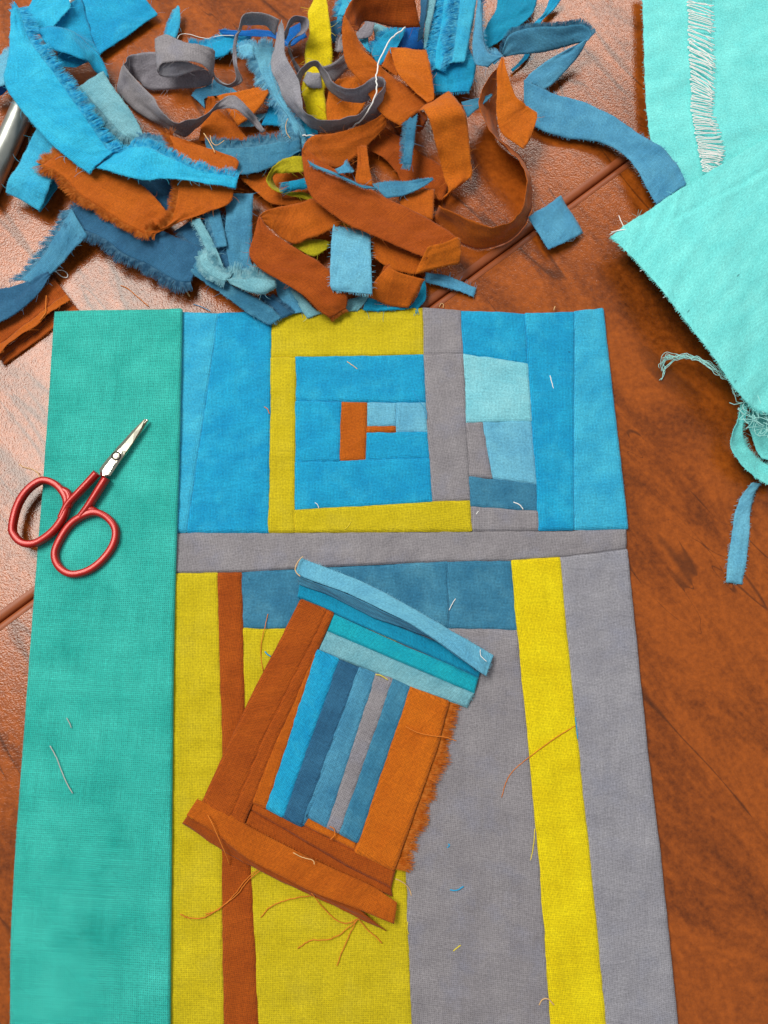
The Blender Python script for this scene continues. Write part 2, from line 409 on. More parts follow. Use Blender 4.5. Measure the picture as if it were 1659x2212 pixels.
def fringe(parent, edge, inner, mat, length=3.0, dens=6.0, r=0.07, droop=0.3, spread=0.35, curl=0.5, lean=0.0, up=0.0, start=0.0, end=1.0, nseg=3, name='frayed_edge'):
    """loose threads standing out of a raw edge. edge, inner: matching points on the edge and just inside"""
    V, F = [], []
    segs = []
    tot = 0
    for i in range(len(edge) - 1):
        l = (edge[i + 1] - edge[i]).length * 1000; segs.append(l); tot += l
    if tot < 0.1: return None
    N = int(tot * dens); sd = random.random() * 90
    for k in range(N):
        s = random.uniform(start, end) * tot; acc = 0; i = 0
        while i < len(segs) - 1 and acc + segs[i] < s: acc += segs[i]; i += 1
        f = (s - acc) / max(segs[i], 1e-6)
        p = edge[i].lerp(edge[i + 1], f); q = inner[i].lerp(inner[i + 1], f)
        tan = (edge[i + 1] - edge[i])
        if tan.length < 1e-8: continue
        tan.normalize()
        out = p - q
        out = out - tan * out.dot(tan)
        if out.length < 1e-8: continue
        out.normalize()
        cl = mn.noise(Vector((s * 0.8, sd, 0))); cl2 = mn.noise(Vector((s * 0.23, sd, 9))); cl3 = mn.noise(Vector((s * 0.4, sd, 4)))
        ln = length * 1.25 * (0.72 + 0.5 * cl2 + random.uniform(-.35, .3)) * 0.001
        if ln <= 0.0001: continue
        d = (out + tan * (lean + spread * (1.1 * cl + random.uniform(-.7, .7))) + Vector((0, 0, up + 0.35 * cl3 + random.uniform(-.15, .15)))).normalized()
        pts = [p - out * 0.0002]
        cur = p.copy(); dd = d.copy()
        bend = tan * (curl * (cl3 + random.uniform(-.35, .35))) + Vector((0, 0, -droop * random.uniform(.3, 1)))
        for j in range(nseg):
            cur = cur + dd * (ln / nseg); dd = (dd + bend * (0.9 / nseg)).normalized()
            if cur.z < 0.0002: cur.z = 0.0002
            pts.append(cur.copy())
        sd_ = d.cross(Vector((random.uniform(-.5, .5), random.uniform(-.5, .5), 1)))
        sd_.normalize()
        b0 = len(V); n_ = len(pts)
        for j, p_ in enumerate(pts):
            w_ = r * 0.00115 * (1 - .45 * j / (n_ - 1))
            V.append(p_ - sd_ * w_); V.append(p_ + sd_ * w_)
        for j in range(n_ - 1):
            F.append((b0 + 2 * j, b0 + 2 * j + 1, b0 + 2 * j + 3, b0 + 2 * j + 2))
    if not V: return None
    o = mk(name, V, F, mat, parent)
    o['kind'] = 'stuff'
    return o

def inset(rows, side):
    return None

def scrap(name, label, cat, runs, group=None, fuzz=True):
    """a piece of cloth made of one or more ruled runs. run: (region, material, stations, opts)"""
    multi = len(runs) > 1
    root = None
    if multi:
        r = runs[0]; s = r[2][len(r[2]) // 2]
        c = PR(r[0], (s[0] + s[3]) / 2, (s[1] + s[4]) / 2, 0.0)
        root = empty(name, (c.x, c.y, 0)); tag(root, label, cat, group)
    for reg, mat, st, op in runs:
        op = dict(op)
        fr = op.pop('fr', {})          # side -> dict(length, ...)
        nofuzz = op.pop('nofuzz', '')
        pn = op.pop('part', 'fabric_run')
        op.setdefault('crump', .75); op.setdefault('jag', .22); op.setdefault('step', 1.0)
        o, e = sheet(pn if multi else name, reg, st, mat, root, **op)
        if not multi: root = o; tag(o, label, cat, group)
        A, B, S, E = e['a'], e['b'], e['s'], e['e']
        prs = {'a': (A, B), 'b': (B, A), 's': (S, [x + (S[0] - S[0]) for x in S]), 'e': (E, E)}
        # inner points for the two ends: step along the strip
        for side in 'abse':
            if side in 'ab': ed, inn = prs[side]
            elif side == 's': ed = S; inn = [x + (A[1] - A[0] + B[1] - B[0]) * .5 for x in S]
            else: ed = E; inn = [x - (A[-1] - A[-2] + B[-1] - B[-2]) * .5 for x in E]
            if side in fr:
                k = dict(length=3.0); k.update(fr[side])
                fringe(o, ed, inn, mat + '_thread', **k)
            elif fuzz and side not in nofuzz:
                if side in 'ab' and e['L'] > 12:
                    fringe(o, ed, inn, mat + '_thread', length=3.4, dens=.15, r=.06, droop=.25, spread=1.8, curl=2.6, up=.15, nseg=8, name='loose_end')
                fringe(o, ed, inn, mat + '_thread', length=0.5, dens=1.5, r=0.035, droop=.1, spread=1.0, curl=1.0, name='raw_edge')
    return root

def sweep(name, reg, pts, mat, w, h, parent=None, closed=False, sides=14, flat=2.6, steps=10):
    """bar with a rounded section (w x h mm) along a photo polyline (x, y, z mm of its centre)"""
    c = [PR(reg, *p) for p in pts]
    if closed:
        n = len(c); out = []
        for i in range(n):
            p0, p1, p2, p3 = c[i - 1], c[i], c[(i + 1) % n], c[(i + 2) % n]
            for k in range(steps):
                u = k / steps
                out.append(0.5 * ((2 * p1) + (p2 - p0) * u + (2 * p0 - 5 * p1 + 4 * p2 - p3) * u * u + (3 * p1 - p0 - 3 * p2 + p3) * u ** 3))
    else:
        N = (len(c) - 1) * steps
        out = [catmull(c, i / N) for i in range(N + 1)]
    V, F = [], []; n = len(out)
    for i, p in enumerate(out):
        if closed: t = out[(i + 1) % n] - out[i - 1]
        else: t = out[min(i + 1, n - 1)] - out[max(i - 1, 0)]
        t.normalize(); x = t.cross(Vector((0, 0, 1))).normalized(); y = x.cross(t)
        ww = w(i / (n - 1)) if callable(w) else w
        for k in range(sides):
            an = 2 * math.pi * k / sides
            ca, sa = math.cos(an), math.sin(an); e = 2 / flat
            V.append(p + x * (math.copysign(abs(ca) ** e, ca) * ww * .0005) + y * (math.copysign(abs(sa) ** e, sa) * h * .0005))
    for i in range(n if closed else n - 1):
        for k in range(sides):
            a = i * sides + k; b = i * sides + (k + 1) % sides; c2 = ((i + 1) % n) * sides
            F.append((b, a, c2 + k, c2 + (k + 1) % sides))
    if not closed:
        F.append(tuple(range(sides))[::-1]); F.append(tuple((n - 1) * sides + k for k in range(sides)))
    return mk(name, V, F, mat, parent)

def thread(label, reg, pts, mat='tan_yarn', r=0.12, cat='thread', group=None, parent=None, name='loose_thread', kink=0.14, r1=None):
    c = [PR(reg, *p) for p in pts]
    N = max(6, (len(c) - 1) * 7)
    out = []
    sd = random.random() * 40
    for i in range(N + 1):
        p = catmull(c, i / N)
        if kink:
            p = p + Vector((mn.noise(Vector((i * .8, sd, 0))), mn.noise(Vector((i * .8, sd, 5))), 0)) * kink * .001
        out.append(p)
    V, F = [], []
    tube_mesh(V, F, out, r * .001, (r1 or r) * .001, 6)
    o = mk(name, V, F, mat, parent)
    if not parent: tag(o, label, cat, group)
    return o

# ------------------------------------------------------------------ the table: two leaves with an edge trim and a gap between
g1 = P(62.4, 1297.5, 0); g2 = P(1358.5, 343.6, 0)
gd = (g2 - g1).normalized(); gn = Vector((-gd.y, gd.x, 0))        # gn points to the upper left leaf
gm = (g1 + g2) / 2
def leaf(name, sgn, tw):
    V, F = [], []
    n = 24; ext = 0.62; dep = 0.55
    def pt(s, t, z): return gm + gd * s + gn * (sgn * t) + Vector((0, 0, z))
    V = []
    for i in range(n + 1):
        s = -ext + 2 * ext * i / n
        V += [pt(s, tw, 0), pt(s, dep, 0)]
    for i in range(n):
        F.append((2 * i, 2 * i + 1, 2 * i + 3, 2 * i + 2) if sgn < 0 else (2 * i, 2 * i + 2, 2 * i + 3, 2 * i + 1))
    me = mk(name, V, F, 'leather', None, None, False)
    me['kind'] = 'structure'
    md = me.modifiers.new('board', 'SOLIDIFY'); md.thickness = 0.018; md.offset = -1
    # trim: flush smooth strip rolling over into the gap
    prof = [(tw - 0.00005, 0.00012), (tw * .75, 0.00026), (tw * .45, 0.00022), (tw * .22, -0.0001), (tw * .1, -0.0006), (tw * .07, -0.0022), (tw * .07, -0.012)]
    V, F = [], []
    for i in range(n + 1):
        s = -ext + 2 * ext * i / n
        for t, z in prof: V.append(pt(s, t, z))
    k = len(prof)
    for i in range(n):
        for j in range(k - 1):
            a = i * k + j
            q = (a, a + 1, a + k + 1, a + k)
            F.append(q if sgn > 0 else q[::-1])
    mk('edge_trim', V, F, 'trim', me)
    return me
leaf('table_leaf', 1, 0.0033); leaf('table_leaf', -1, 0.0027)

# ------------------------------------------------------------------ patchwork quilt top lying on the table
QZ = 1.5
quilt = empty('patchwork_quilt', tuple(P(850, 1400, 0)))
tag(quilt, 'large flat patchwork quilt panel of blue, yellow, grey and orange strips', 'quilt')
def patch(mat, st, reg='D', z=None, parent=None, **k):
    z = QZ + random.uniform(-.08, .18) if z is None else z
    s2 = [(s[0], s[1], z, s[2], s[3], z) for s in st]
    kw = dict(thick=0.7, off=-1.0, dip=0.75, dipr=0.6, wob=0.2, wscale=70.0, step=1.5, linear=True, crump=.34); kw.update(k)
    return sheet('patch', reg, s2, mat, parent or quilt, **kw)
def quad(mat, c, **k):   # corners tl, tr, br, bl
    return patch(mat, [(*c[0], *c[1]), (*c[3], *c[2])], **k)
def mp(e):               # keep a list of pieces with a raw top edge
    return e
raw = []
raw.append(('cerulean_light', quad('cerulean_light', [(388, 675), (472.6, 678), (403.8, 1149), (372, 1149)])))
raw.append(('cerulean', quad('cerulean', [(472.6, 678), (586, 672), (580, 1150), (404, 1149)])))
raw.append(('yellow', quad('yellow', [(586.5, 674), (913, 666), (916, 767), (586, 772.5)])))
quad('yellow', [(585.5, 773), (639, 773), (636, 1149), (580, 1149.5)])
quad('cerulean', [(639, 772), (916, 767.5), (918.5, 868.5), (638.5, 867)])
quad('cerulean', [(638.5, 867), (738, 869), (732.5, 995.5), (637.2, 998)])
quad('orange', [(738, 869), (793.6, 870.5), (788.5, 994.8), (732.5, 995.5)], z=QZ + .25)
quad('sky', [(793.6, 870.5), (856.6, 872), (854, 921), (792.6, 921.6)])
quad('orange', [(792.6, 921.6), (854, 921), (854, 934), (791.3, 934.4)], z=QZ + .2)
quad('sky', [(856.6, 871), (919, 869.5), (922.5, 934.5), (854, 934)])
quad('cerulean', [(791.3, 934.4), (922.5, 934.5), (928, 990.5), (788.5, 994.8)])
quad('cerulean', [(637.2, 998), (928, 990.5), (932.8, 1084), (636, 1103)])
quad('yellow', [(636, 1103), (1014.7, 1080), (1018.5, 1146.5), (636, 1149)], z=QZ + .3)
raw.append(('grey', quad('grey', [(913.5, 665.6), (994.5, 672), (999.9, 765), (914.5, 767.5)])))
quad('grey', [(915, 767.5), (999.9, 765), (1014.7, 1080), (932.8, 1084)], z=QZ + .2)
raw.append(('cerulean', quad('cerulean', [(994.5, 672), (1134.7, 679), (1139.5, 787), (999.9, 765)], wob=.3)))
quad('pale', [(999.9, 765), (1139.5, 787), (1147.8, 909), (1006.7, 914)], wob=.45, wscale=110)
quad('grey', [(1006.7, 914), (1042.5, 913), (1062.7, 1033), (1013, 1030)])
quad('sky', [(1042.5, 913), (1147.8, 909), (1158.7, 1046.8), (1062.7, 1033)], wob=.3)
quad('denim', [(1013, 1030), (1158.7, 1046.5), (1162, 1105), (1018, 1094)], wob=.35)
quad('grey', [(1018, 1094), (1162, 1105), (1163.6, 1145), (1018.8, 1146.5)])
raw.append(('cerulean', quad('cerulean', [(1134.7, 678), (1240, 675), (1238.7, 1143.6), (1163.5, 1145)], z=QZ + .25)))
rp = quad('cerulean_light', [(1240, 674), (1302, 667), (1355.5, 1141), (1238.7, 1143.6)]); raw.append(('cerulean_light', rp))
fringe(rp[0], rp[1]['b'], rp[1]['a'], 'cerulean_light_thread', length=.7, dens=2.4, r=.035, spread=1.0, curl=1.0, name='raw_edge')
for mname, (o, e) in raw:
    fringe(o, e['s'], e['e'], mname + '_thread', length=.6, dens=2.0, r=.035, spread=1.2, curl=1.0, up=.2, name='raw_edge')
band = patch('grey', [(372, 1150, 372, 1239), (522, 1149.5, 522, 1236), (720, 1148.5, 720, 1224), (900, 1147.5, 900, 1216), (1106, 1146, 1106, 1211.5), (1210, 1144.5, 1210, 1205), (1354, 1141.5, 1354, 1187)], z=QZ + .35)
patch('yellow', [(364, 1239.5, 470, 1238.5), (362, 1600, 481, 1600), (360, 1980, 480, 1980), (358, 2260, 486, 2260)])
patch('rust', [(470, 1238.5, 521, 1237), (481, 1600, 529, 1600), (480, 1870, 541, 1870), (483, 2100, 552, 2100), (486, 2260, 559, 2260)], z=QZ + .3)
quad('denim', [(522, 1237), (966, 1214.5), (969, 1357), (523, 1357)], wob=.6, wscale=100)
quad('denim', [(966, 1214.5), (1106, 1212), (1116, 1361), (969, 1357)], wob=.35)
patch('yellow', [(523.6, 1357.5, 858, 1357.5), (530, 1600, 868, 1600), (541, 1870, 877, 1870), (552, 2100, 885, 2100), (559, 2260, 892, 2260)], wob=.3)
patch('grey', [(858, 1357.5, 1116, 1361.5), (868, 1600, 1140, 1600), (877, 1870, 1165, 1880), (885, 2100, 1181, 2100), (892, 2260, 1191, 2260)], wob=.3)
patch('yellow_bright', [(1106, 1211.5, 1210, 1205.5), (1116, 1361, 1223, 1361), (1140, 1600, 1247, 1600), (1165, 1880, 1276, 1880), (1181, 2100, 1298, 2100), (1191, 2260, 1313, 2260)], z=QZ + .28)
rp = patch('grey_pale', [(1210, 1205.5, 1354, 1187.5), (1223, 1361, 1371, 1361), (1247, 1600, 1395, 1600), (1276, 1880, 1429, 1880), (1298, 2100, 1451, 2100), (1313, 2260, 1467, 2260)], wob=.25)
fringe(rp[0], rp[1]['b'], rp[1]['a'], 'grey_pale_thread', length=.5, dens=2.0, r=.035, spread=1.2, curl=1.0, name='raw_edge')

# ------------------------------------------------------------------ folded teal cloth along the quilt's left side
def folded_cloth():
    # left raw edge / right fold, both layers in one sheet section
    L = [(117, 672), (95, 1000), (71, 1310), (45, 1660), (24, 1980), (20, 2270)]
    R = [(393, 668), (386, 1000), (376, 1310), (371, 1660), (368, 1980), (366, 2270)]
    V, F, UV = [], [], []
    nv = 150
    zt, r = 3.6, 0.95
    a = [P(x, y, zt) for x, y in L]; b = [P(x, y, zt) for x, y in R]
    sd = Vector((3, 9, 1)); vl = 0; prev = None
    for j in range(nv + 1):
        A = catmull(a, j / nv); B = catmull(b, j / nv)
        if prev is not None: vl += (A - prev).length * 1000
        prev = A.copy()
        ac = (B - A); wd = ac.length; ac.normalize()
        sec = []
        nu = 34
        for i in range(nu + 1):
            u = i / nu
            p = A + ac * ((wd - r * .001) * u)
            q = Vector((p.x * 45, p.y * 45, 0)) + sd
            z = 0.28 * mn.noise(q) + 0.12 * mn.noise(q * 3)
            edge = math.exp(-((wd - r * .001) * (1 - u) * 1000 / 5) ** 2) * .35 - .5 * math.exp(-(u * wd * 1000 / 9) ** 2)
            sec.append(p + Vector((0, 0, (z + edge) * .001)))
        top = sec[-1]
        for k in range(1, 9):
            an = math.pi * k / 8
            sec.append(top + ac * (r * .001 * math.sin(an)) + Vector((0, 0, -r * .001 * (1 - math.cos(an)))))
        bot = sec[-1]
        for i in range(1, 9):
            sec.append(bot - ac * (wd * .97 * i / 8) + Vector((0, 0, -.0003 * i / 8 * 3)))
        acc = 0
        for i, p in enumerate(sec):
            if i: acc += (p - sec[i - 1]).length * 1000
            V.append(p); UV.append((acc, vl))
        m = len(sec)
    for j in range(nv):
        for i in range(m - 1):
            k = j * m + i
            F.append((k, k + 1, k + m + 1, k + m))
    o = mk('folded_cloth', V, F, 'teal', None, UV, True, 0.4, 0)
    tag(o, 'long folded teal green cloth lying along the quilt under the red scissors', 'cloth')
    ed = [V[j * m] for j in range(nv + 1)]; inn = [V[j * m + 1] for j in range(nv + 1)]
    fringe(o, ed, inn, 'teal_thread', length=.45, dens=1.6, r=.035, spread=1.2, curl=1, name='raw_edge')
    ed = V[:30]; inn = V[m:m + 30]
    fringe(o, ed, inn, 'teal_thread', length=.4, dens=1.5, r=.035, spread=1.2, curl=1, name='raw_edge')
folded_cloth()

# ------------------------------------------------------------------ small patchwork block lying askew on the quilt
BZ = 3.6
block = empty('patchwork_block', tuple(P(730, 1620, 2.4)))
tag(block, 'small striped patchwork block with brown borders and frayed edge lying askew on the quilt', 'patchwork')
def bq(mat, st, z=None, **k):
    z = BZ + random.uniform(-.05, .15) if z is None else z
    kw = dict(thick=1.0, off=-1.0, dip=.65, dipr=.55, wob=.2, step=1.0, crump=.1); kw.update(k)
    return patch(mat, st, z=z, parent=block, **kw)
bq('rust', [(650, 1297, 705, 1320), (614.6, 1370, 679, 1375), (547, 1500, 614, 1503), (503, 1592.6, 570, 1592.6), (438.6, 1733, 496, 1772)], z=BZ + .35)
bq('rust', [(705, 1320, 718.6, 1327), (679, 1375, 699, 1370), (614, 1503, 639, 1508), (570, 1592.6, 598, 1598), (496, 1772, 523, 1786)], z=BZ + .25)
bq('orange', [(674, 1424, 684.6, 1404.5), (639, 1508, 654, 1503), (598, 1598, 626, 1592.6), (545, 1731, 574.6, 1745)])
bq('teal_blue', [(646, 1257, 642, 1289.5), (716, 1285, 716.8, 1323), (800, 1328, 815, 1367), (960, 1392, 960.4, 1430), (1042, 1440, 1034, 1464)])
bq('turquoise', [(718.6, 1324.5, 705.6, 1362.5), (870, 1393, 837, 1418.5), (960, 1430, 930, 1458), (1034.6, 1464.5, 1025, 1498)], z=BZ + .2)
qp = bq('pale_grey_blue', [(705.6, 1362.5, 684.6, 1404.5), (837, 1418.5, 812, 1455), (930, 1458, 884.8, 1485.7), (1025, 1498, 1009.4, 1529)], z=BZ + .3)
fringe(qp[0], qp[1]['e'], qp[1]['s'], 'pale_grey_blue_thread', length=.6, dens=2.5, r=.035, spread=1.0, name='raw_edge')
bq('cerulean', [(684.6, 1404.5, 730.8, 1425.5), (574.6, 1743, 611.4, 1764)], z=BZ + .25)
bq('denim_dark', [(730.8, 1425.5, 775.6, 1443.7), (611.4, 1764, 651.4, 1783.5)], z=BZ)
bq('denim_mid', [(775.6, 1443.7, 810.6, 1456), (664, 1762, 705.8, 1785)], z=BZ + .2)
bq('denim_mid', [(775.6, 1443.7, 776.6, 1444), (651.4, 1783.5, 664, 1762)], z=BZ - .1)
bq('grey', [(810.6, 1456, 848.4, 1467.5), (705.8, 1785, 733, 1797.5)], z=BZ + .1)
bq('denim', [(848.4, 1467.5, 884.8, 1485.7), (733, 1797.5, 773, 1818.5)], z=BZ + .2)
qr = bq('orange_light', [(884.8, 1485.7, 967.4, 1516.5), (857, 1571, 943.6, 1609), (810, 1710, 896, 1746), (768, 1839, 850, 1878)], z=BZ + .1)
fringe(qr[0], qr[1]['b'], qr[1]['a'], 'orange_light_thread', length=4.4, dens=48, r=.06, spread=.35, curl=.5, lean=-.25, droop=.35, up=.05)
# line of pale stitches along the frayed edge
se = qr[1]['b']
V, F = [], []
for i in range(3, len(se) - 4):
    p = se[i] + Vector((-.0006, 0, .0006))
    d = (se[i + 1] - se[i])
    tube_mesh(V, F, [p + d * .1, p + d * .5 + Vector((0, 0, .00012)), p + d * .85], .00011, .00011, 5)
st_o = mk('stitch_line', V, F, 'tan_yarn', block); st_o['kind'] = 'stuff'
bq('orange_light', [(662.6, 1762, 653, 1783), (771.4, 1820, 768, 1839)], z=BZ + .1)
bq('rust', [(546, 1732, 539.4, 1749.4), (653, 1783.5, 650, 1813), (768, 1839, 749, 1871), (854.6, 1880, 845, 1919)], z=BZ + .25)
bq('rust', [(539.4, 1749.4, 525, 1785), (650, 1813, 653, 1850), (749, 1871, 781, 1909), (845, 1919, 848, 1938)], z=BZ + .05)
# turned-up seam allowances
def flap(mat, st, name='seam_flap', **k):
    kw = dict(thick=.18, wob=.2, step=1.0, crump=.4); kw.update(k)
    o, e = sheet(name, 'D', st, mat, block, **kw)
    fringe(o, e['a'], e['b'], mat + '_thread', length=.8, dens=2.2, r=.035, spread=1.2, curl=1, name='raw_edge')
    fringe(o, e['e'], e['s'], mat + '_thread', length=.6, dens=2.0, r=.035, spread=1.0, name='raw_edge')
    return o, e
flap('sky', [(651, 1203, 6, 638, 1237, 6.5), (663.6, 1211, 6, 664, 1251, 7), (787, 1259, 6, 748, 1281, 7.6), (887.6, 1312, 6, 832, 1320.5, 8), (960, 1353, 5.8, 916, 1365, 8.2), (1027.6, 1393, 5.4, 1025, 1444, 7), (1067, 1415.7, 4.8, 1050, 1460.5, 6)])
flap('denim_mid', [(638, 1238, 6.3, 646, 1262, 4.2), (664, 1252, 6.8, 716, 1287, 4.2), (748, 1282, 7.4, 800, 1330, 4.2), (832, 1321.5, 7.8, 880, 1358, 4.2), (916, 1366, 8.0, 960, 1394, 4.2), (1025, 1445, 6.8, 1028, 1447, 4.2)], name='flap_underside')  # underside of the flap above; its shade is put into a darker colour
flap('orange', [(426, 1726, 4.5, 403, 1761, 5.4), (500, 1758, 4.5, 470.6, 1804, 6), (540, 1786, 4.5, 525, 1848.6, 6), (640, 1838, 4.5, 589, 1884, 6), (720, 1876, 4.5, 675, 1927, 6), (800, 1912, 4.5, 765, 1960.6, 6), (858, 1950, 4.5, 851, 1996, 5.6)])
flap('rust', [(405, 1762, 4.6, 394, 1778, 3), (470, 1800, 4.9, 474, 1832, 3), (527, 1840, 4.9, 544, 1871, 3), (600, 1880, 4.9, 620, 1909, 3), (680, 1922, 4.9, 717, 1954, 3), (765, 1955, 4.9, 835, 2011, 3)], name='under_flap')

# ------------------------------------------------------------------ scissors on the teal cloth
def scissors():
    Z = 4.4
    root = empty('embroidery_scissors', tuple(P(190, 1080, 3.6)))
    tag(root, 'small embroidery scissors with red enamelled loop handles and steel blades', 'scissors')
    h1 = sweep('handle', 'X', [(85, 1070, Z + 1), (118, 930, Z + 1), (185, 822, Z + 1.2), (280, 757, Z + 1.2), (370, 778, Z + 1.4), (436, 850, Z + 1.6), (452, 930, Z + 1.6), (412, 1030, Z + 1.5), (340, 1115, Z + 1.2), (240, 1178, Z + 1), (155, 1178, Z + 1), (102, 1130, Z + 1)], 'red_enamel', 2.55, 3.3, root, closed=True, flat=3.6)
    sweep('shank', 'X', [(655, 705, Z + 2.6), (600, 765, Z + 2.3), (520, 850, Z + 2.1), (458, 918, Z + 1.8), (412, 1010, Z + 1.5)], 'red_enamel', lambda t: 2.8 - .4 * t, 3.4, h1)
    sweep('shank', 'X', [(452, 935, Z + 1.7), (470, 880, Z + 1.8), (452, 835, Z + 1.6), (420, 818, Z + 1.5)], 'red_enamel', lambda t: 3.2 - .6 * t, 3.2, h1)
    h2 = sweep('handle', 'X', [(372, 1250, Z + .2), (410, 1150, Z + .3), (480, 1050, Z + .5), (570, 990, Z + .8), (655, 973, Z + .6), (735, 1015, Z + .3), (782, 1092, Z + .2), (765, 1192, Z + .2), (690, 1296, Z + .2), (590, 1367, Z + .2), (480, 1387, Z + .2), (400, 1337, Z + .2)], 'red_enamel', 2.55, 3.3, root, closed=True, flat=3.6)
    sweep('shank', 'X', [(718, 738, Z + 1.9), (660, 830, Z + 1.6), (600, 925, Z + 1.2), (545, 1000, Z + .8)], 'red_enamel', lambda t: 2.9 - .3 * t, 3.4, h2)
    sweep('shank', 'X', [(560, 985, Z + .8), (600, 950, Z + .9), (650, 965, Z + .6)], 'red_enamel', lambda t: 3.0 - .6 * t, 3.0, h2)
    def loft(name, rows, mat, th=1.0):
        V, F = [], []
        m = len(rows[0])
        for r in rows:
            for x, y, z in r: V.append(PR('Y', x, y, z))
        n = len(rows)
        for j in range(n - 1):
            for i in range(m - 1):
                k = j * m + i; F.append((k, k + m, k + m + 1, k + 1))
        return mk(name, V, F, mat, root, None, False, th, -1)
    zt = Z + 2.6
    # lower blade (under, showing along the right), then the upper one: rows across the blade, left edge / ridge / cutting edge
    loft('blade', [[(1385, 175, zt - 1.4), (1396, 186, zt - 1.2), (1405, 200, zt - 1.6)], [(1200, 380, zt - 1.4), (1255, 430, zt - 1.1), (1290, 400, zt - 1.7)],
                   [(960, 800, zt - 1.4), (1000, 800, zt - 1.1), (1035, 770, zt - 1.7)], [(820, 960, zt - 1.4), (880, 970, zt - 1.1), (925, 945, zt - 1.7)],
                   [(600, 1250, zt - 1.4), (640, 1290, zt - 1.2), (660, 1280, zt - 1.7)], [(500, 1430, zt - 1.4), (540, 1450, zt - 1.2), (556, 1440, zt - 1.7)]], 'steel', 1.1)
    ub = loft('blade', [[(1318, 158, zt - .5), (1328, 156, zt - .2), (1338, 175, zt - .4)], [(1040, 430, zt - .7), (1075, 470, zt), (1245, 360, zt - .25)],
                        [(800, 700, zt - .8), (860, 725, zt), (1050, 690, zt - .3)], [(690, 810, zt - .9), (745, 850, zt), (905, 895, zt - .3)]], 'steel', 1.0)
    tang = loft('ricasso', [[(690, 812, zt - .9), (750, 846, zt + .12), (820, 866, zt + .12), (890, 905, zt - .1)], [(600, 920, zt - .9), (650, 950, zt + .16), (770, 960, zt + .16), (850, 985, zt - .2)],
                     [(500, 1035, zt - .9), (560, 1070, zt + .16), (740, 1060, zt + .16), (815, 1040, zt - .3)], [(375, 1190, zt - .9), (440, 1220, zt + .14), (620, 1200, zt + .14), (700, 1215, zt - .4)],
                     [(300, 1300, zt - .9), (370, 1330, zt + .1), (560, 1330, zt + .1), (610, 1350, zt - .4)], [(318, 1420, zt - .9), (370, 1440, zt), (500, 1410, zt), (545, 1445, zt - .4)],
                     [(335, 1475, zt - 1), (380, 1480, zt - .3), (480, 1450, zt - .3), (540, 1448, zt - .6)]], 'steel', 1.0)
    # screw
    c = PR('Y', 680, 1000, zt + .16); V, F = [], []
    prof = [(1.42, -.3), (1.42, .05), (1.3, .2), (1.0, .3), (0.0, .34)]
    ns = 28
    for r, z in prof[:-1]:
        for k in range(ns):
            an = 2 * math.pi * k / ns; V.append(c + Vector((r * math.cos(an), r * math.sin(an), z)) * .001)
    V.append(c + Vector((0, 0, .00034)))
    for j in range(len(prof) - 2):
        for k in range(ns): F.append((j * ns + k, j * ns + (k + 1) % ns, (j + 1) * ns + (k + 1) % ns, (j + 1) * ns + k))
    for k in range(ns): F.append(((len(prof) - 2) * ns + k, (len(prof) - 2) * ns + (k + 1) % ns, len(V) - 1))
    sc = mk('screw', V, F, 'steel', root)
    V, F = [], []
    tube_mesh(V, F, [c + Vector((1.55 * math.cos(a_ * .2618), 1.55 * math.sin(a_ * .2618), .02)) * .001 for a_ in range(25)], .0002, .0002, 5)
    mk('screw_dark_ring', V, F, 'gap', sc)  # dark ring added so the screw head stands out from the bright steel
    V, F = [], []
    d = Vector((.75, -.9, 0)).normalized(); tube_mesh(V, F, [c + d * .0012 + Vector((0, 0, .00022)), c + Vector((0, 0, .00032)), c - d * .0012 + Vector((0, 0, .00022))], .00013, .00013, 4)
    mk('screw_slot', V, F, 'gap', sc)
    # two rows of worn, illegible engraving
    for row, (x0, y0, x1, y1) in enumerate(((455, 1350, 590, 1120), (520, 1360, 660, 1100))):
        V, F = [], []
        for i in range(7):
            t = i / 6; x = x0 + (x1 - x0) * t; y = y0 + (y1 - y0) * t
            tube_mesh(V, F, [PR('Y', x - 18, y - 12, zt + .17), PR('Y', x + 18, y + 12, zt + .17)], .00011, .00011, 4)
            tube_mesh(V, F, [PR('Y', x + (12 if i % 2 else -14), y + (10 if i % 2 else -8), zt + .17), PR('Y', x + 14 + (12 if i % 2 else -14), y - 22 + (10 if i % 2 else -8), zt + .17)], .0001, .0001, 4)
        mk('engraving', V, F, 'engraving', tang)
scissors()

# ------------------------------------------------------------------ aluminium tube under the scraps
def metal_tube():
    p0 = PR('A', 500, -40, 4.7); p1 = PR('A', -110, 1330, 4.7)
    d = (p1 - p0).normalized(); L = (p1 - p0).length
    x = d.cross(Vector((0, 0, 1))).normalized(); y = x.cross(d)
    def ring(prof, name, mat, par=None):
        V, F = [], []; ns = 36
        for t, r in prof:
            for k in range(ns):
                an = 2 * math.pi * k / ns; V.append(p0 + d * t + (x * math.cos(an) + y * math.sin(an)) * (r * .001))
        for j in range(len(prof) - 1):
            for k in range(ns): F.append((j * ns + k, j * ns + (k + 1) % ns, (j + 1) * ns + (k + 1) % ns, (j + 1) * ns + k))
        F.append(tuple(range(ns))[::-1]); F.append(tuple((len(prof) - 1) * ns + k for k in range(ns)))
        return mk(name, V, F, mat, par)
    o = ring([(0, 2.0), (.002, 2.6), (.004, 3.0), (L * .3, 3.4), (L * .5, 3.8), (L * .53, 4.3), (L * .6, 4.5), (L, 4.6)], 'metal_tube', 'brushed_aluminium')
    tag(o, 'slim grey metal tube lying under the cerulean scraps at the table edge', 'tube')
    for f in (.545, .575): ring([(L * f, 4.62), (L * f + .0009, 4.64)], 'band', 'aluminium_band', o)
metal_tube()

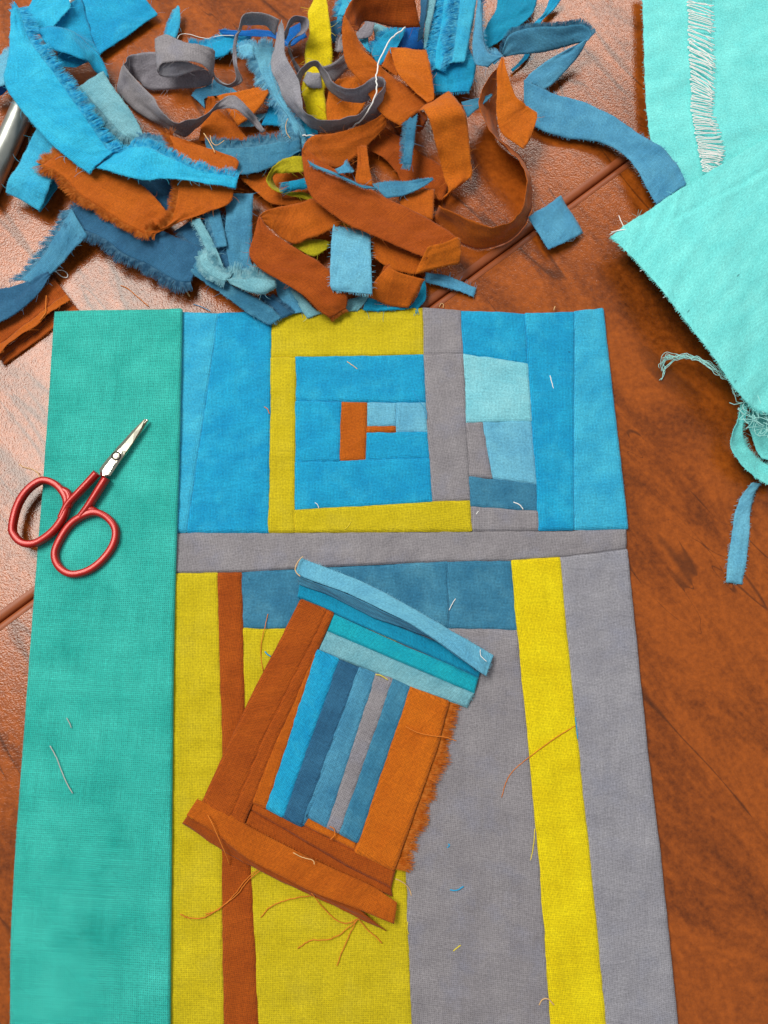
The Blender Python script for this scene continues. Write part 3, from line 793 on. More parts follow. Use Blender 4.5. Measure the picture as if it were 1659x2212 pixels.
# ------------------------------------------------------------------ the heap of off-cuts
def q(*st):      # (ax, ay, bx, by, z) or (ax, ay, az, bx, by, bz)
    return [s if len(s) == 6 else (s[0], s[1], s[4], s[2], s[3], s[4]) for s in st]
FR = lambda length=3.0, dens=9, **k: dict(length=length * (1.2 if dens > 6 else 1), dens=dens * (3.2 if dens > 6 else 1), r=.06, **k)

# --- upper left: cerulean
scrap('fabric_scrap', 'wide bright cerulean strip with a feathery frayed edge, topmost beside the metal tube', 'fabric scrap', [
    ('A', 'cerulean_bright', q((72, 80, 120, 40, 17), (66, 240, 190, 250, 17), (50, 420, 340, 460, 17), (40, 590, 440, 600, 16), (290, 915, 610, 840, 14), (490, 1090, 715, 990, 12), (605, 1165, 760, 1030, 12)),
     dict(wob=.5, wscale=60, sag=.8, fr={'b': FR(3.6, 13, lean=.25, spread=.25, curl=.5, up=.1), 's': FR(2.2, 10)})),
    ('A', 'cerulean_bright', q((605, 1165, 745, 1025, 11.5), (650, 1132, 850, 995, 12), (900, 1200, 985, 990, 14), (1180, 1205, 1200, 1085, 14), (1400, 1240, 1380, 1160, 13), (1592, 1272, 1606, 1190, 12)),
     dict(wob=.5, wscale=80, fr={'b': FR(2.4, 12, lean=.2, up=.25, curl=.7)}))])
scrap('fabric_scrap', 'flat folded cerulean cloth with one square corner on bare leather', 'fabric scrap', [
    ('A', 'cerulean', q((480, -140, 880, -140, 4), (540, 0, 985, 0, 4), (600, 190, 1062, 92, 3.5), (668, 372, 1040, 110, 3)), dict(wob=.3, part='fabric_run')),
    ('A', 'cerulean', q((455, 30, 9, 545, -20, 5), (345, 188, 9, 600, 160, 4), (480, 250, 8, 640, 290, 3), (600, 310, 3, 666, 364, 2.6)), dict(wob=.3))])
scrap('fabric_scrap', 'cerulean piece behind the feathery strip, running out past the tube end', 'fabric scrap', [
    ('A', 'cerulean_bright', q((230, -90, 420, -90, 10), (215, 10, 470, 10, 10), (150, 100, 462, 50, 10), (170, 190, 355, 190, 10), (245, 240, 270, 230, 9)), dict(wob=.4))])
scrap('fabric_scrap', 'curled cerulean strip looping over toward the pale blue fringe', 'fabric scrap', [
    ('A', 'cerulean', q((245, 197, 330, 330, 13), (380, 185, 400, 350, 14), (520, 225, 540, 400, 12), (620, 320, 600, 430, 9), (700, 430, 655, 490, 6), (742, 535, 720, 530, 4)), dict(wob=.3, sag=1.0)),
    ('A', 'cerulean', q((388, 345, 395, 420, 10), (460, 355, 430, 445, 9), (540, 390, 500, 455, 8), (600, 420, 585, 418, 8)), dict(wob=.1, part='curl'))])
scrap('fabric_scrap', 'pale blue strip end leaving the heap beside the metal tube', 'fabric scrap', [
    ('A', 'sky', q((-80, 420, -80, 620, 10), (0, 385, 0, 590, 11), (70, 330, 70, 560, 12)), dict(wob=.4, fr={'a': FR(1.2, 8)}))])
scrap('fabric_scrap', 'deep blue scrap tucked under the pale blue strip end', 'fabric scrap', [
    ('A', 'navy', q((-80, 590, -80, 660, 6), (0, 560, 0, 640, 7), (50, 560, 45, 610, 8)), dict(wob=.2))])
scrap('fabric_scrap', 'pale grey blue strip with a shaggy fringe along its lower side', 'fabric scrap', [
    ('A', 'pale_grey_blue', q((700, 488, 530, 590, 9), (770, 600, 610, 680, 9), (880, 745, 710, 790, 8), (945, 860, 820, 900, 7), (980, 945, 920, 955, 6)),
     dict(wob=.3, sag=.5, fr={'b': FR(3.4, 12, lean=.3, curl=.8, droop=.5)}))])
scrap('fabric_scrap', 'shadowed denim scrap under the shaggy pale fringe', 'fabric scrap', [
    ('A', 'denim_dark', q((600, 780, 700, 740, 3), (680, 880, 880, 860, 3), (800, 1010, 960, 1000, 2.5)), dict(wob=.3))])
scrap('fabric_scrap', 'twisted fuzzy denim tail pointing at the orange frayed corner', 'fabric scrap', [
    ('A', 'denim_mid', q((900, 920, 930, 1000, 7), (1000, 940, 1000, 1005, 7), (1100, 955, 1090, 1015, 7), (1170, 975, 1160, 1030, 6)),
     dict(wob=.3, fr={'a': FR(1.6, 16), 'b': FR(1.6, 16), 'e': FR(1.5, 12)}))])
scrap('fabric_scrap', 'folded light cerulean loop next to the metal tube on the leather', 'fabric scrap', [
    ('F', 'cerulean_light', q((260, -200, 420, -80, 7), (150, 30, 358, 130, 8), (62, 165, 325, 235, 9), (36, 262, 268, 388, 6)), dict(wob=.3, sag=.8)),
    ('F', 'cerulean', q((262, 390, 272, 394, 3), (285, 340, 345, 300, 3), (335, 240, 405, 215, 3), (340, 130, 440, 160, 3)), dict(wob=.2, part='underside'))])

# --- orange with woolly edge, denim beneath it
scrap('fabric_scrap', 'orange strip folded to a point with woolly frayed edges', 'fabric scrap', [
    ('F', 'orange', q((285, 75, 400, -20, 10), (410, 140, 560, 60, 9), (545, 275, 780, 130, 8.5), (720, 390, 930, 190, 8), (880, 490, 1060, 310, 8), (990, 535, 1150, 420, 8)),
     dict(wob=.3, fr={'a': FR(2.6, 17, curl=1.2, up=.35, spread=.7), 's': FR(2.4, 16, curl=1.2)})),
    ('F', 'orange', q((985, 535, 1050, 545, 7.5), (1125, 490, 1200, 472, 8), (1185, 370, 1400, 395, 9), (1208, 190, 1555, 328, 9), (1195, 20, 1585, 150, 9), (1150, -110, 1585, 28, 9), (1170, -120, 1240, -50, 9)),
     dict(wob=.3, fr={'a': FR(2.4, 16, curl=1.2, up=.35, spread=.7), 's': FR(2.0, 15)}))])
scrap('fabric_scrap', 'fuzzy dark blue scrap seen through the fold of the orange strip', 'fabric scrap', [
    ('F', 'denim_dark', q((860, 140, 1200, 140, 3), (950, 260, 1200, 260, 3), (1090, 380, 1190, 390, 3)), dict(wob=.5, fr={'a': FR(2, 8)}))])
scrap('fabric_scrap', 'dark denim strip with ragged lower edge bent toward the brown strips', 'fabric scrap', [
    ('F', 'denim_dark', q((480, 380, 6, 580, 298, 5), (520, 480, 6.5, 720, 335, 5), (700, 570, 6.5, 900, 420, 5), (840, 680, 6, 1020, 490, 5), (1000, 745, 6, 1160, 548, 5), (1190, 855, 6, 1300, 605, 5), (1285, 865, 5.5, 1385, 645, 5)),
     dict(wob=.4, fr={'a': FR(3.2, 13, curl=.8, droop=.4, lean=.2), 's': FR(2, 8)})),
    ('F', 'denim_mid', q((480, 370, 590, 555, 7), (385, 540, 470, 670, 6), (275, 700, 370, 790, 5), (150, 855, 250, 905, 4.5)),
     dict(wob=.3, sag=.9, fr={'a': FR(3.0, 10, lean=.6, curl=.6)})),
    ('F', 'denim_dark', q((330, 800, 340, 830, 6), (200, 850, 240, 960, 6), (100, 890, 120, 1070, 5.5), (0, 915, 0, 1145, 5), (-90, 935, -90, 1220, 4)), dict(wob=.3))])
scrap('fabric_scrap', 'brown strip with an upturned golden fold beside the teal cloth corner', 'fabric scrap', [
    ('Q', 'rust', q((720, 228, 900, 450, 2.4), (560, 370, 690, 590, 2.4), (280, 590, 430, 800, 2.4), (0, 800, 100, 1040, 2.4), (-180, 940, -100, 1200, 2.4)), dict(wob=.12)),
    ('Q', 'orange', q((890, 440, 2.5, 948, 520, 3.4), (690, 585, 2.5, 740, 655, 3.8), (430, 795, 2.5, 500, 850, 4.2), (100, 1035, 2.5, 190, 1060, 4.2), (-110, 1195, 2.5, -60, 1330, 4)), dict(wob=.1, part='turned_edge'))])
scrap('fabric_scrap', 'lower brown strip under the golden fold, running beneath the teal cloth', 'fabric scrap', [
    ('Q', 'rust', q((880, 560, 990, 585, .7), (500, 850, 700, 790, .7), (150, 1110, 350, 1060, .7), (-80, 1320, 20, 1330, .7)), dict(wob=.1, thick=.25)),
    ('Q', 'rust', q((985, 575, 1080, 672, 1.0), (690, 785, 760, 880, 1.0), (340, 1055, 380, 1160, 1.0), (10, 1325, 55, 1400, 1.0)), dict(wob=.1, thick=.25, part='turned_edge'))])

# --- grey ribbon
scrap('fabric_ribbon', 'long grey ribbon twisting in loops through the top of the heap', 'ribbon', [
    ('A', 'grey', q((1786, 885, 9, 1764, 899, 8), (1730, 790, 11, 1710, 840, 10), (1674, 720, 15, 1660, 790, 14), (1580, 645, 17, 1590, 737, 16), (1474, 690, 15, 1474, 742, 12), (1390, 765, 12, 1385, 810, 6), (1290, 805, 11, 1270, 908, 2), (1200, 832, 11, 1200, 895, 2), (1130, 790, 11, 1090, 850, 2), (1050, 680, 11, 930, 760, 2), (930, 555, 11, 835, 670, 2), (845, 450, 11, 790, 605, 3), (836, 410, 11, 815, 470, 6)), dict(wob=.15)),
    ('A', 'grey_dark', q((830, 440, 11, 835, 470, 9), (850, 395, 10, 870, 500, 4), (900, 366, 10, 940, 550, 2), (1050, 352, 9, 1010, 606, 1.5), (1230, 400, 8, 1210, 600, 1.5), (1390, 470, 8, 1390, 580, 1.5), (1440, 480, 8, 1432, 555, 2)), dict(wob=.15)),
    ('A', 'grey', q((1050, 265, 13, 1056, 470, 12), (1130, 240, 15, 1100, 425, 14), (1230, 280, 16, 1210, 415, 15), (1330, 300, 16, 1330, 420, 15), (1410, 318, 14, 1400, 470, 12), (1450, 345, 11, 1440, 535, 8)), dict(wob=.15)),
    ('A', 'grey_pale', q((1056, 470, 11.5, 1062, 480, 10), (1095, 428, 12.5, 1090, 512, 9), (1180, 418, 13, 1170, 525, 9), (1270, 420, 13, 1270, 492, 10), (1380, 455, 12, 1375, 462, 11)), dict(wob=.1, part='curl')),
    ('K', 'grey', q((375, 700, 9, 390, 790, 7), (405, 800, 8, 425, 895, 5), (500, 895, 7, 510, 925, 5), (600, 930, 7, 615, 955, 5), (672, 900, 8, 710, 925, 6), (695, 830, 9, 793, 868, 8), (672, 690, 12, 740, 740, 12), (650, 560, 14, 702, 600, 14), (655, 430, 16, 692, 450, 16), (690, 280, 18, 720, 290, 18), (735, 160, 20, 762, 170, 18), (790, 20, 22, 800, 130, 16), (870, -20, 23, 920, 118, 15), (1000, -30, 23, 1060, 140, 15), (1180, 0, 22, 1160, 200, 15), (1290, 60, 21, 1230, 270, 15)), dict(wob=.12, thick=.3)),
    ('B', 'grey_pale', q((612, 250, 15, 655, 130, 21), (615, 300, 16, 672, 190, 20), (585, 390, 17, 672, 330, 19), (590, 480, 17, 705, 420, 19), (645, 590, 15, 770, 540, 18), (690, 700, 12, 785, 660, 18), (760, 785, 8, 800, 745, 18), (850, 868, 6, 880, 800, 17), (960, 903, 5, 1000, 820, 16), (1090, 888, 5, 1140, 785, 16), (1250, 830, 6, 1250, 712, 17), (1362, 755, 8, 1320, 630, 18), (1372, 650, 10, 1355, 565, 19)), dict(wob=.12)),
    ('B', 'grey_dark', q((1356, 565, 18, 1360, 640, 11), (1335, 530, 19, 1330, 640, 11), (1280, 528, 19, 1280, 665, 11), (1200, 580, 18, 1180, 702, 11), (1100, 600, 18, 1060, 675, 11), (1000, 552, 18, 970, 605, 11), (950, 470, 19, 925, 510, 13), (900, 415, 20, 880, 462, 14), (845, 412, 19, 830, 490, 13), (795, 455, 18, 800, 525, 12), (755, 510, 17, 775, 578, 11)), dict(wob=.12))])
scrap('fabric_ribbon', 'narrow grey ribbon end curled into a small open loop beside the yellow strip', 'ribbon', [
    ('B', 'grey_dark', q((668, 260, 15, 690, 270, 12), (690, 170, 18, 705, 195, 14), (725, 115, 19, 738, 160, 15), (775, 100, 20, 775, 148, 15), (835, 120, 20, 790, 165, 15), (845, 180, 19, 790, 205, 14), (800, 235, 17, 760, 235, 13), (740, 258, 15, 725, 270, 12), (708, 300, 13, 720, 310, 11), (725, 400, 9, 742, 400, 8), (760, 490, 6, 805, 490, 6)), dict(wob=.05))])
scrap('fabric_ribbon', 'grey ribbon piece curving up behind the yellow strip to the orange loop', 'ribbon', [
    ('B', 'grey', q((930, 450, 14, 1010, 555, 9), (1000, 425, 14, 1065, 500, 9), (1070, 375, 14, 1115, 455, 9), (1090, 300, 13, 1130, 380, 9)), dict(wob=.2)),
    ('B', 'grey', q((1030, 350, 10, 1070, 360, 9), (1040, 280, 10, 1075, 290, 9), (1060, 235, 10, 1080, 240, 9)), dict(wob=.2, fr={'a': FR(.9, 9)}))])
scrap('fabric_scrap', 'grey offcut glimpsed inside the orange loop', 'fabric scrap', [
    ('M', 'grey_dark', q((770, 250, 920, 250, 9), (770, 330, 900, 360, 9), (660, 440, 870, 470, 8.5), (690, 530, 780, 510, 8)), dict(wob=.2))])
scrap('fabric_scrap', 'crumpled pale grey offcut under the ribbon arch on the yellow strip', 'fabric scrap', [
    ('B', 'grey_pale', q((800, 545, 830, 480, 8), (850, 590, 870, 500, 8.5), (930, 590, 920, 500, 8)), dict(wob=.4))])

# --- yellow
scrap('fabric_scrap', 'bright yellow strip rising between the grey ribbon and orange loop', 'fabric scrap', [
    ('B', 'yellow_bright', q((895, -60, 950, -60, 10), (835, 90, 975, 90, 13), (846, 210, 990, 230, 12), (815, 330, 1000, 390, 9), (815, 470, 985, 520, 7), (792, 600, 945, 605, 6.5), (815, 700, 955, 700, 6), (838, 800, 964, 820, 5)), dict(wob=.4, sag=.6))])
scrap('fabric_scrap', 'olive yellow strip curling round behind the crossed orange strips', 'fabric scrap', [
    ('G', 'olive', q((810, 20, 7, 815, 125, 7), (710, 22, 8, 710, 128, 8), (635, 55, 10, 655, 130, 9), (580, 115, 11, 612, 140, 8), (556, 190, 11, 600, 185, 7), (595, 245, 10, 640, 228, 6), (690, 268, 8, 720, 248, 6), (800, 300, 6, 820, 270, 5), (870, 330, 5, 890, 315, 4), (925, 362, 4, 935, 345, 4)), dict(wob=.15)),
    ('G', 'olive', q((728, 622, 736, 628, 4), (800, 582, 800, 665, 5), (890, 575, 880, 695, 5), (985, 600, 965, 645, 4)), dict(wob=.2)),
    ('G', 'olive', q((1050, 440, 1040, 470, 6), (1100, 455, 1080, 490, 6), (1150, 480, 1130, 495, 6)), dict(wob=.1))])

# --- orange
scrap('fabric_scrap', 'big orange strip looped over at the heap top, open toward the blue scraps', 'fabric scrap', [
    ('B', 'rust', q((1540, -80, 26, 1592, 182, 16), (1480, -90, 26, 1480, 186, 15), (1350, -90, 26, 1380, 180, 14), (1230, -70, 25, 1290, 152, 14), (1150, -20, 24, 1215, 150, 15), (1100, 50, 23, 1175, 205, 18), (1076, 110, 23, 1120, 175, 21)), dict(wob=.2)),
    ('B', 'orange', q((1076, 112, 1092, 118, 22.5), (1064, 200, 1150, 210, 21), (1070, 320, 1200, 320, 19), (1098, 440, 1310, 430, 17), (1190, 560, 1400, 510, 15), (1330, 760, 1540, 600, 13), (1465, 855, 1660, 695, 12)), dict(wob=.3, sag=.8))])
scrap('fabric_scrap', 'square ended orange strip folded at the cerulean bundle', 'fabric scrap', [
    ('C', 'orange_light', q((145, 320, 390, 335, 15), (165, 410, 412, 430, 16), (205, 510, 434, 550, 16), (300, 610, 442, 620, 15.5), (400, 692, 442, 672, 15)), dict(wob=.25)),
    ('C', 'orange', q((85, 445, 140, 332, 14), (140, 480, 165, 410, 14), (198, 520, 200, 490, 14)), dict(wob=.1, part='underside'))])
scrap('fabric_scrap', 'orange strip arching up and falling beside the standing orange loop', 'fabric scrap', [
    ('C', 'orange_light', q((338, 738, 545, 628, 14), (372, 735, 590, 665, 18), (400, 790, 635, 735, 19), (430, 880, 665, 810, 17), (455, 980, 676, 920, 14), (480, 1080, 690, 1080, 10), (512, 1200, 698, 1175, 7), (538, 1290, 650, 1230, 6), (495, 1352, 520, 1330, 5)), dict(wob=.25, sag=.5)),
    ('C', 'rust', q((338, 742, 13, 332, 775, 9), (385, 765, 14, 330, 885, 5), (398, 800, 14, 370, 860, 6)), dict(wob=.1, part='underside'))])
scrap('fabric_scrap', 'orange strip with a loop crossing below the grey ribbon toward the quilt', 'fabric scrap', [
    ('B', 'orange', q((1364, 745, 13, 1372, 835, 10), (1290, 800, 12, 1320, 900, 9), (1180, 850, 12, 1230, 990, 8), (1020, 895, 13, 1165, 1050, 8), (880, 915, 15, 1050, 1130, 9), (820, 960, 16, 940, 1120, 12), (796, 1010, 17, 850, 1100, 15)), dict(wob=.25)),
    ('G', 'rust', q((794, -30, 840, -20, 16.5), (797, 50, 930, 50, 16), (830, 230, 1100, 155, 15), (900, 335, 1200, 205, 14), (1080, 462, 1290, 255, 13), (1260, 545, 1480, 355, 12.5), (1460, 632, 1670, 450, 12), (1624, 702, 1800, 530, 12), (1640, 690, 1868, 590, 12)), dict(wob=.25)),
    ('G', 'orange_light', q((1868, 575, 13, 1866, 700, 10), (1835, 565, 14, 1850, 745, 9), (1760, 600, 14, 1750, 765, 9), (1690, 615, 14, 1640, 790, 9), (1640, 632, 14, 1555, 815, 9)), dict(wob=.15, part='turned_end'))])
scrap('fabric_scrap', 'orange strip folded back on itself, its frayed tip resting on the quilt edge', 'fabric scrap', [
    ('G', 'orange', q((503, 425, 14, 512, 450, 13), (560, 382, 13, 590, 515, 10), (690, 350, 11, 725, 607, 8), (790, 328, 10, 830, 580, 8), (862, 306, 9, 930, 545, 8), (940, 350, 8.5, 1086, 462, 8)), dict(wob=.2)),
    ('G', 'rust', q((498, 430, 515, 428, 14.5), (468, 545, 585, 525, 14), (438, 672, 700, 602, 13), (500, 765, 800, 668, 12), (640, 852, 892, 718, 11.5), (800, 955, 1000, 810, 10), (905, 1055, 1096, 955, 8), (985, 1110, 1090, 1045, 5.5)),
     dict(wob=.25, fr={'e': FR(1.3, 9)}))])
scrap('fabric_scrap', 'orange strip lying under the crossed ones beside the pale blue tab', 'fabric scrap', [
    ('G', 'orange', q((1262, 560, 1270, 700, 7), (1330, 570, 1330, 745, 7), (1450, 630, 1430, 790, 7), (1640, 715, 1560, 815, 7.5)), dict(wob=.2))])
scrap('fabric_scrap', 'short orange roll facing the quilt next to the pale blue tab', 'fabric scrap', [
    ('G', 'orange', q((1385, 750, 11, 1225, 950, 6), (1415, 785, 11, 1300, 990, 5), (1500, 815, 10.5, 1390, 1025, 4), (1626, 848, 9, 1512, 1042, 4)), dict(wob=.2, sag=1.2)),
    ('G', 'rust', q((1345, 780, 9, 1270, 930, 5), (1350, 760, 10, 1330, 860, 7), (1385, 745, 11, 1390, 790, 10)), dict(wob=.1, part='underside'))])
scrap('fabric_scrap', 'orange scrap behind the olive yellow curl', 'fabric scrap', [
    ('G', 'orange', q((372, 160, 388, 180, 4), (560, 125, 500, 275, 4), (700, 130, 620, 350, 4), (830, 140, 840, 330, 4)), dict(wob=.2))])
scrap('fabric_scrap', 'orange strip doubled over beneath the arching grey ribbon end', 'fabric scrap', [
    ('K', 'orange_light', q((1110, 940, 1140, 1045, 8), (900, 985, 1060, 1180, 8), (600, 1050, 930, 1320, 7), (430, 1085, 720, 1482, 5)), dict(wob=.25)),
    ('K', 'orange', q((320, 1095, 400, 1090, 8), (285, 1270, 480, 1290, 5), (240, 1480, 690, 1460, 3), (185, 1690, 890, 1690, 2)), dict(wob=.2))])
scrap('fabric_ribbon', 'orange ribbon standing on edge in a wide open loop over the table gap', 'ribbon', [
    ('H', 'orange', q((75, -595, 15, 70, -540, 3), (-22, -450, 15, 66, -420, 3), (-42, -327, 14, 64, -280, 2), (4, -197, 13, 74, -150, 1.5), (84, -87, 13, 144, -50, 1), (204, 28, 13, 244, 45, 1)) and
     q((872, -590, 16, 872, -520, 6), (785, -460, 15, 864, -400, 4), (755, -330, 14, 862, -280, 3), (800, -200, 13, 872, -150, 2), (880, -90, 13, 945, -50, 1.5), (1000, 25, 13, 1045, 45, 1), (1060, 130, 13, 1090, 150, .8), (1070, 230, 13, 1106, 250, .8), (1040, 350, 13, 1092, 380, .8), (980, 440, 13, 1050, 490, .8), (890, 492, 13, 950, 590, .8), (790, 490, 13, 800, 642, .8), (640, 430, 12, 640, 610, .8), (480, 348, 11, 430, 450, 2)), dict(wob=.2)),
    ('C', 'orange_light', q((898, 385, 910, 385, 17), (868, 480, 940, 500, 17), (866, 620, 990, 640, 15), (862, 750, 1050, 700, 14), (885, 870, 1095, 730, 13), (950, 940, 1140, 772, 12.5), (1046, 1006, 1092, 935, 12)), dict(wob=.2, part='standing_end'))])
scrap('fabric_scrap', 'small square ended orange offcut inside the wide orange loop', 'fabric scrap', [
    ('H', 'orange', q((218, 235, 446, 235, 6), (208, 310, 442, 330, 6), (250, 400, 432, 445, 6)), dict(wob=.2))])
scrap('fabric_scrap', 'orange strip lying low between the arch and the crossing strips', 'fabric scrap', [
    ('C', 'rust', q((110, 865, -40, 1000, 4), (250, 945, 90, 1060, 3.5), (370, 1050, 180, 1150, 3), (510, 1135, 270, 1290, 3), (545, 1240, 500, 1350, 3)), dict(wob=.3))])
scrap('fabric_scrap', 'narrow upright orange offcut behind the crossing strip', 'fabric scrap', [
    ('G', 'orange', q((1165, -60, 1230, -60, 9), (1168, 60, 1245, 60, 9), (1150, 205, 1272, 220, 8)), dict(wob=.2))])

scrap('fabric_scrap', 'orange offcut deep in the heap between the yellow strip and grey ribbon bow', 'fabric scrap', [
    ('B', 'orange_light', q((1010, 540, 1175, 500, 7), (965, 650, 1230, 640, 7), (960, 790, 1180, 760, 6), (985, 830, 1080, 830, 6)), dict(wob=.3))])

# --- blues in the middle
scrap('fabric_scrap', 'straight royal blue sliver behind the grey ribbon arch', 'fabric scrap', [
    ('K', 'navy', q((465, 200, 525, 266, 5), (620, 212, 700, 285, 5.5), (860, 215, 900, 290, 6), (1000, 195, 1080, 300, 6), (1150, 212, 1250, 330, 6), (1300, 230, 1420, 420, 6), (1560, 100, 1660, 300, 6)), dict(wob=.3))])
scrap('fabric_scrap', 'fuzzy topped cerulean scrap between the grey loop and ribbon', 'fabric scrap', [
    ('K', 'cerulean', q((60, 400, 300, 565, 3), (300, 385, 430, 570, 3.5), (480, 320, 560, 550, 4), (690, 270, 690, 440, 4), (900, 330, 880, 420, 4)), dict(wob=.4, fr={'a': FR(2.0, 14, curl=1, up=.3)}))])
scrap('fabric_scrap', 'long feathery pale blue strip falling down the middle of the heap', 'fabric scrap', [
    ('K', 'sky', q((900, 420, 1190, 425, 8), (960, 540, 1180, 560, 8), (1010, 720, 1175, 720, 8), (1100, 900, 1210, 890, 8), (1190, 1060, 1310, 1090, 7), (1290, 1220, 1410, 1280, 7), (1420, 1400, 1530, 1450, 6), (1500, 1660, 1600, 1660, 6), (1470, 1800, 1590, 1800, 6)),
     dict(wob=.3, fr={'a': FR(3.2, 16, lean=.5, curl=.7), 'b': FR(1.0, 8), 's': FR(3.0, 16)})),
    ('K', 'sky', q((730, 440, 740, 500, 7), (840, 385, 830, 545, 7.5), (940, 410, 940, 555, 7.5)), dict(wob=.3, fr={'a': FR(1.5, 12), 'b': FR(1.5, 12), 's': FR(2.5, 14)}))])
scrap('fabric_scrap', 'teal blue strip with a combed fringe above the olive yellow curl', 'fabric scrap', [
    ('B', 'denim', q((150, 1000, 300, 1095, 6), (300, 1000, 348, 1172, 7), (450, 990, 480, 1172, 7), (620, 965, 620, 1110, 7), (780, 950, 790, 1020, 7)), dict(wob=.3, fr={'a': FR(3.2, 14, curl=1.0, spread=.2), 's': FR(1.5, 6)}))])
scrap('fabric_scrap', 'saturated blue offcut below the feathery pale strip', 'fabric scrap', [
    ('K', 'cerulean', q((1145, 1040, 1260, 1090, 4), (1135, 1250, 1350, 1260, 3.5), (1040, 1480, 1400, 1475, 3)), dict(wob=.3))])
scrap('fabric_scrap', 'light blue sliver under the orange doubled strip', 'fabric scrap', [
    ('K', 'sky', q((730, 1490, 760, 1500, 2.5), (930, 1350, 940, 1492, 3), (1130, 1320, 1060, 1400, 3)), dict(wob=.2))])
scrap('fabric_scrap', 'blue scrap with notched end lying on the leather under the grey ribbon', 'fabric scrap', [
    ('K', 'sky_blue', q((420, 830, 730, 1028, 1.8), (330, 940, 500, 1070, 1.5), (170, 1010, 280, 1110, 1.2), (90, 1080, 265, 1235, 1)), dict(wob=.3, jag=.8))])
scrap('fabric_scrap', 'tiny curled cerulean strip standing alone on the leather', 'fabric scrap', [
    ('A', 'cerulean_light', q((1200, 32, 1212, 50, 5), (1158, 120, 1216, 130, 4), (1134, 180, 1205, 200, 3), (1124, 250, 1190, 265, 2)), dict(wob=.3, fr={'a': FR(.9, 9)}))])
scrap('fabric_scrap', 'shaggy blue scrap squeezed between the yellow strip and orange loop', 'fabric scrap', [
    ('B', 'cerulean_light', q((1170, -60, 1050, -60, 7), (1110, 50, 1060, 20, 7), (1070, 120, 1030, 110, 6)), dict(wob=.3, fr={'b': FR(2.6, 13, curl=.9), 'e': FR(2, 8)})),
    ('B', 'denim_dark', q((1075, 130, 985, 150, 5), (1060, 200, 985, 230, 5), (1050, 270, 1000, 300, 4)), dict(wob=.3))])
scrap('fabric_scrap', 'cerulean strip with a comb of threads lying inside the orange loop', 'fabric scrap', [
    ('M', 'cerulean', q((1330, 370, 1300, 480, 7), (1100, 420, 1210, 640, 7), (920, 590, 1080, 780, 6.5), (850, 700, 965, 880, 6)), dict(wob=.25, fr={'a': FR(1.8, 10, spread=.15)})),
    ('M', 'cerulean_light', q((700, 520, 820, 478, 6), (760, 620, 835, 600, 6), (850, 720, 860, 700, 6)), dict(wob=.2))])
scrap('fabric_scrap', 'pale greenish blue offcut hidden inside the orange loop', 'fabric scrap', [
    ('M', 'pale_grey_blue', q((860, 280, 1120, 380, 5), (900, 420, 1060, 450, 5), (920, 570, 960, 560, 4.5)), dict(wob=.2))])
scrap('fabric_scrap', 'deep royal blue offcut in shadow under the orange loop end', 'fabric scrap', [
    ('M', 'navy', q((1300, 300, 1560, 300, 4), (1260, 480, 1560, 500, 4), (1200, 650, 1620, 680, 4)), dict(wob=.2))])
scrap('fabric_scrap', 'broad cerulean strip bundle edged with fluff at the heap top', 'fabric scrap', [
    ('N', 'cerulean', q((310, -60, 700, -60, 8), (285, 200, 665, 200, 8), (262, 370, 625, 400, 8), (300, 560, 690, 560, 8), (315, 700, 665, 720, 7), (325, 835, 630, 818, 6)), dict(wob=.3, fr={'a': FR(1.4, 8), 'e': FR(.9, 5)})),
    ('N', 'cerulean_bright', q((410, -60, 560, -60, 9.6), (375, 230, 480, 230, 9.6), (335, 430, 420, 470, 9.6), (320, 620, 370, 640, 9)), dict(wob=.2, part='fabric_layer', fr={'a': FR(3.4, 12, lean=.5, curl=.9), 'b': FR(2.0, 8)})),
    ('N', 'cerulean_light', q((555, -60, 705, -60, 11), (530, 150, 672, 130, 11), (500, 380, 620, 400, 11), (470, 560, 590, 552, 10.5)), dict(wob=.2, part='fabric_layer', fr={'a': FR(4.2, 12, lean=.6, curl=1.0, up=.1)}))])
scrap('fabric_scrap', 'pale blue strip edge standing along the cerulean bundle', 'fabric scrap', [
    ('N', 'pale_grey_blue', q((255, -60, 340, -60, 10), (235, 140, 300, 150, 10), (225, 300, 270, 300, 10), (222, 440, 245, 420, 9.5)), dict(wob=.2))])
scrap('fabric_scrap', 'dark denim sliver between the orange loop end and the cerulean bundle', 'fabric scrap', [
    ('N', 'denim_dark', q((190, -60, 265, -60, 11), (190, 130, 240, 130, 11), (165, 370, 210, 340, 10)), dict(wob=.2))])
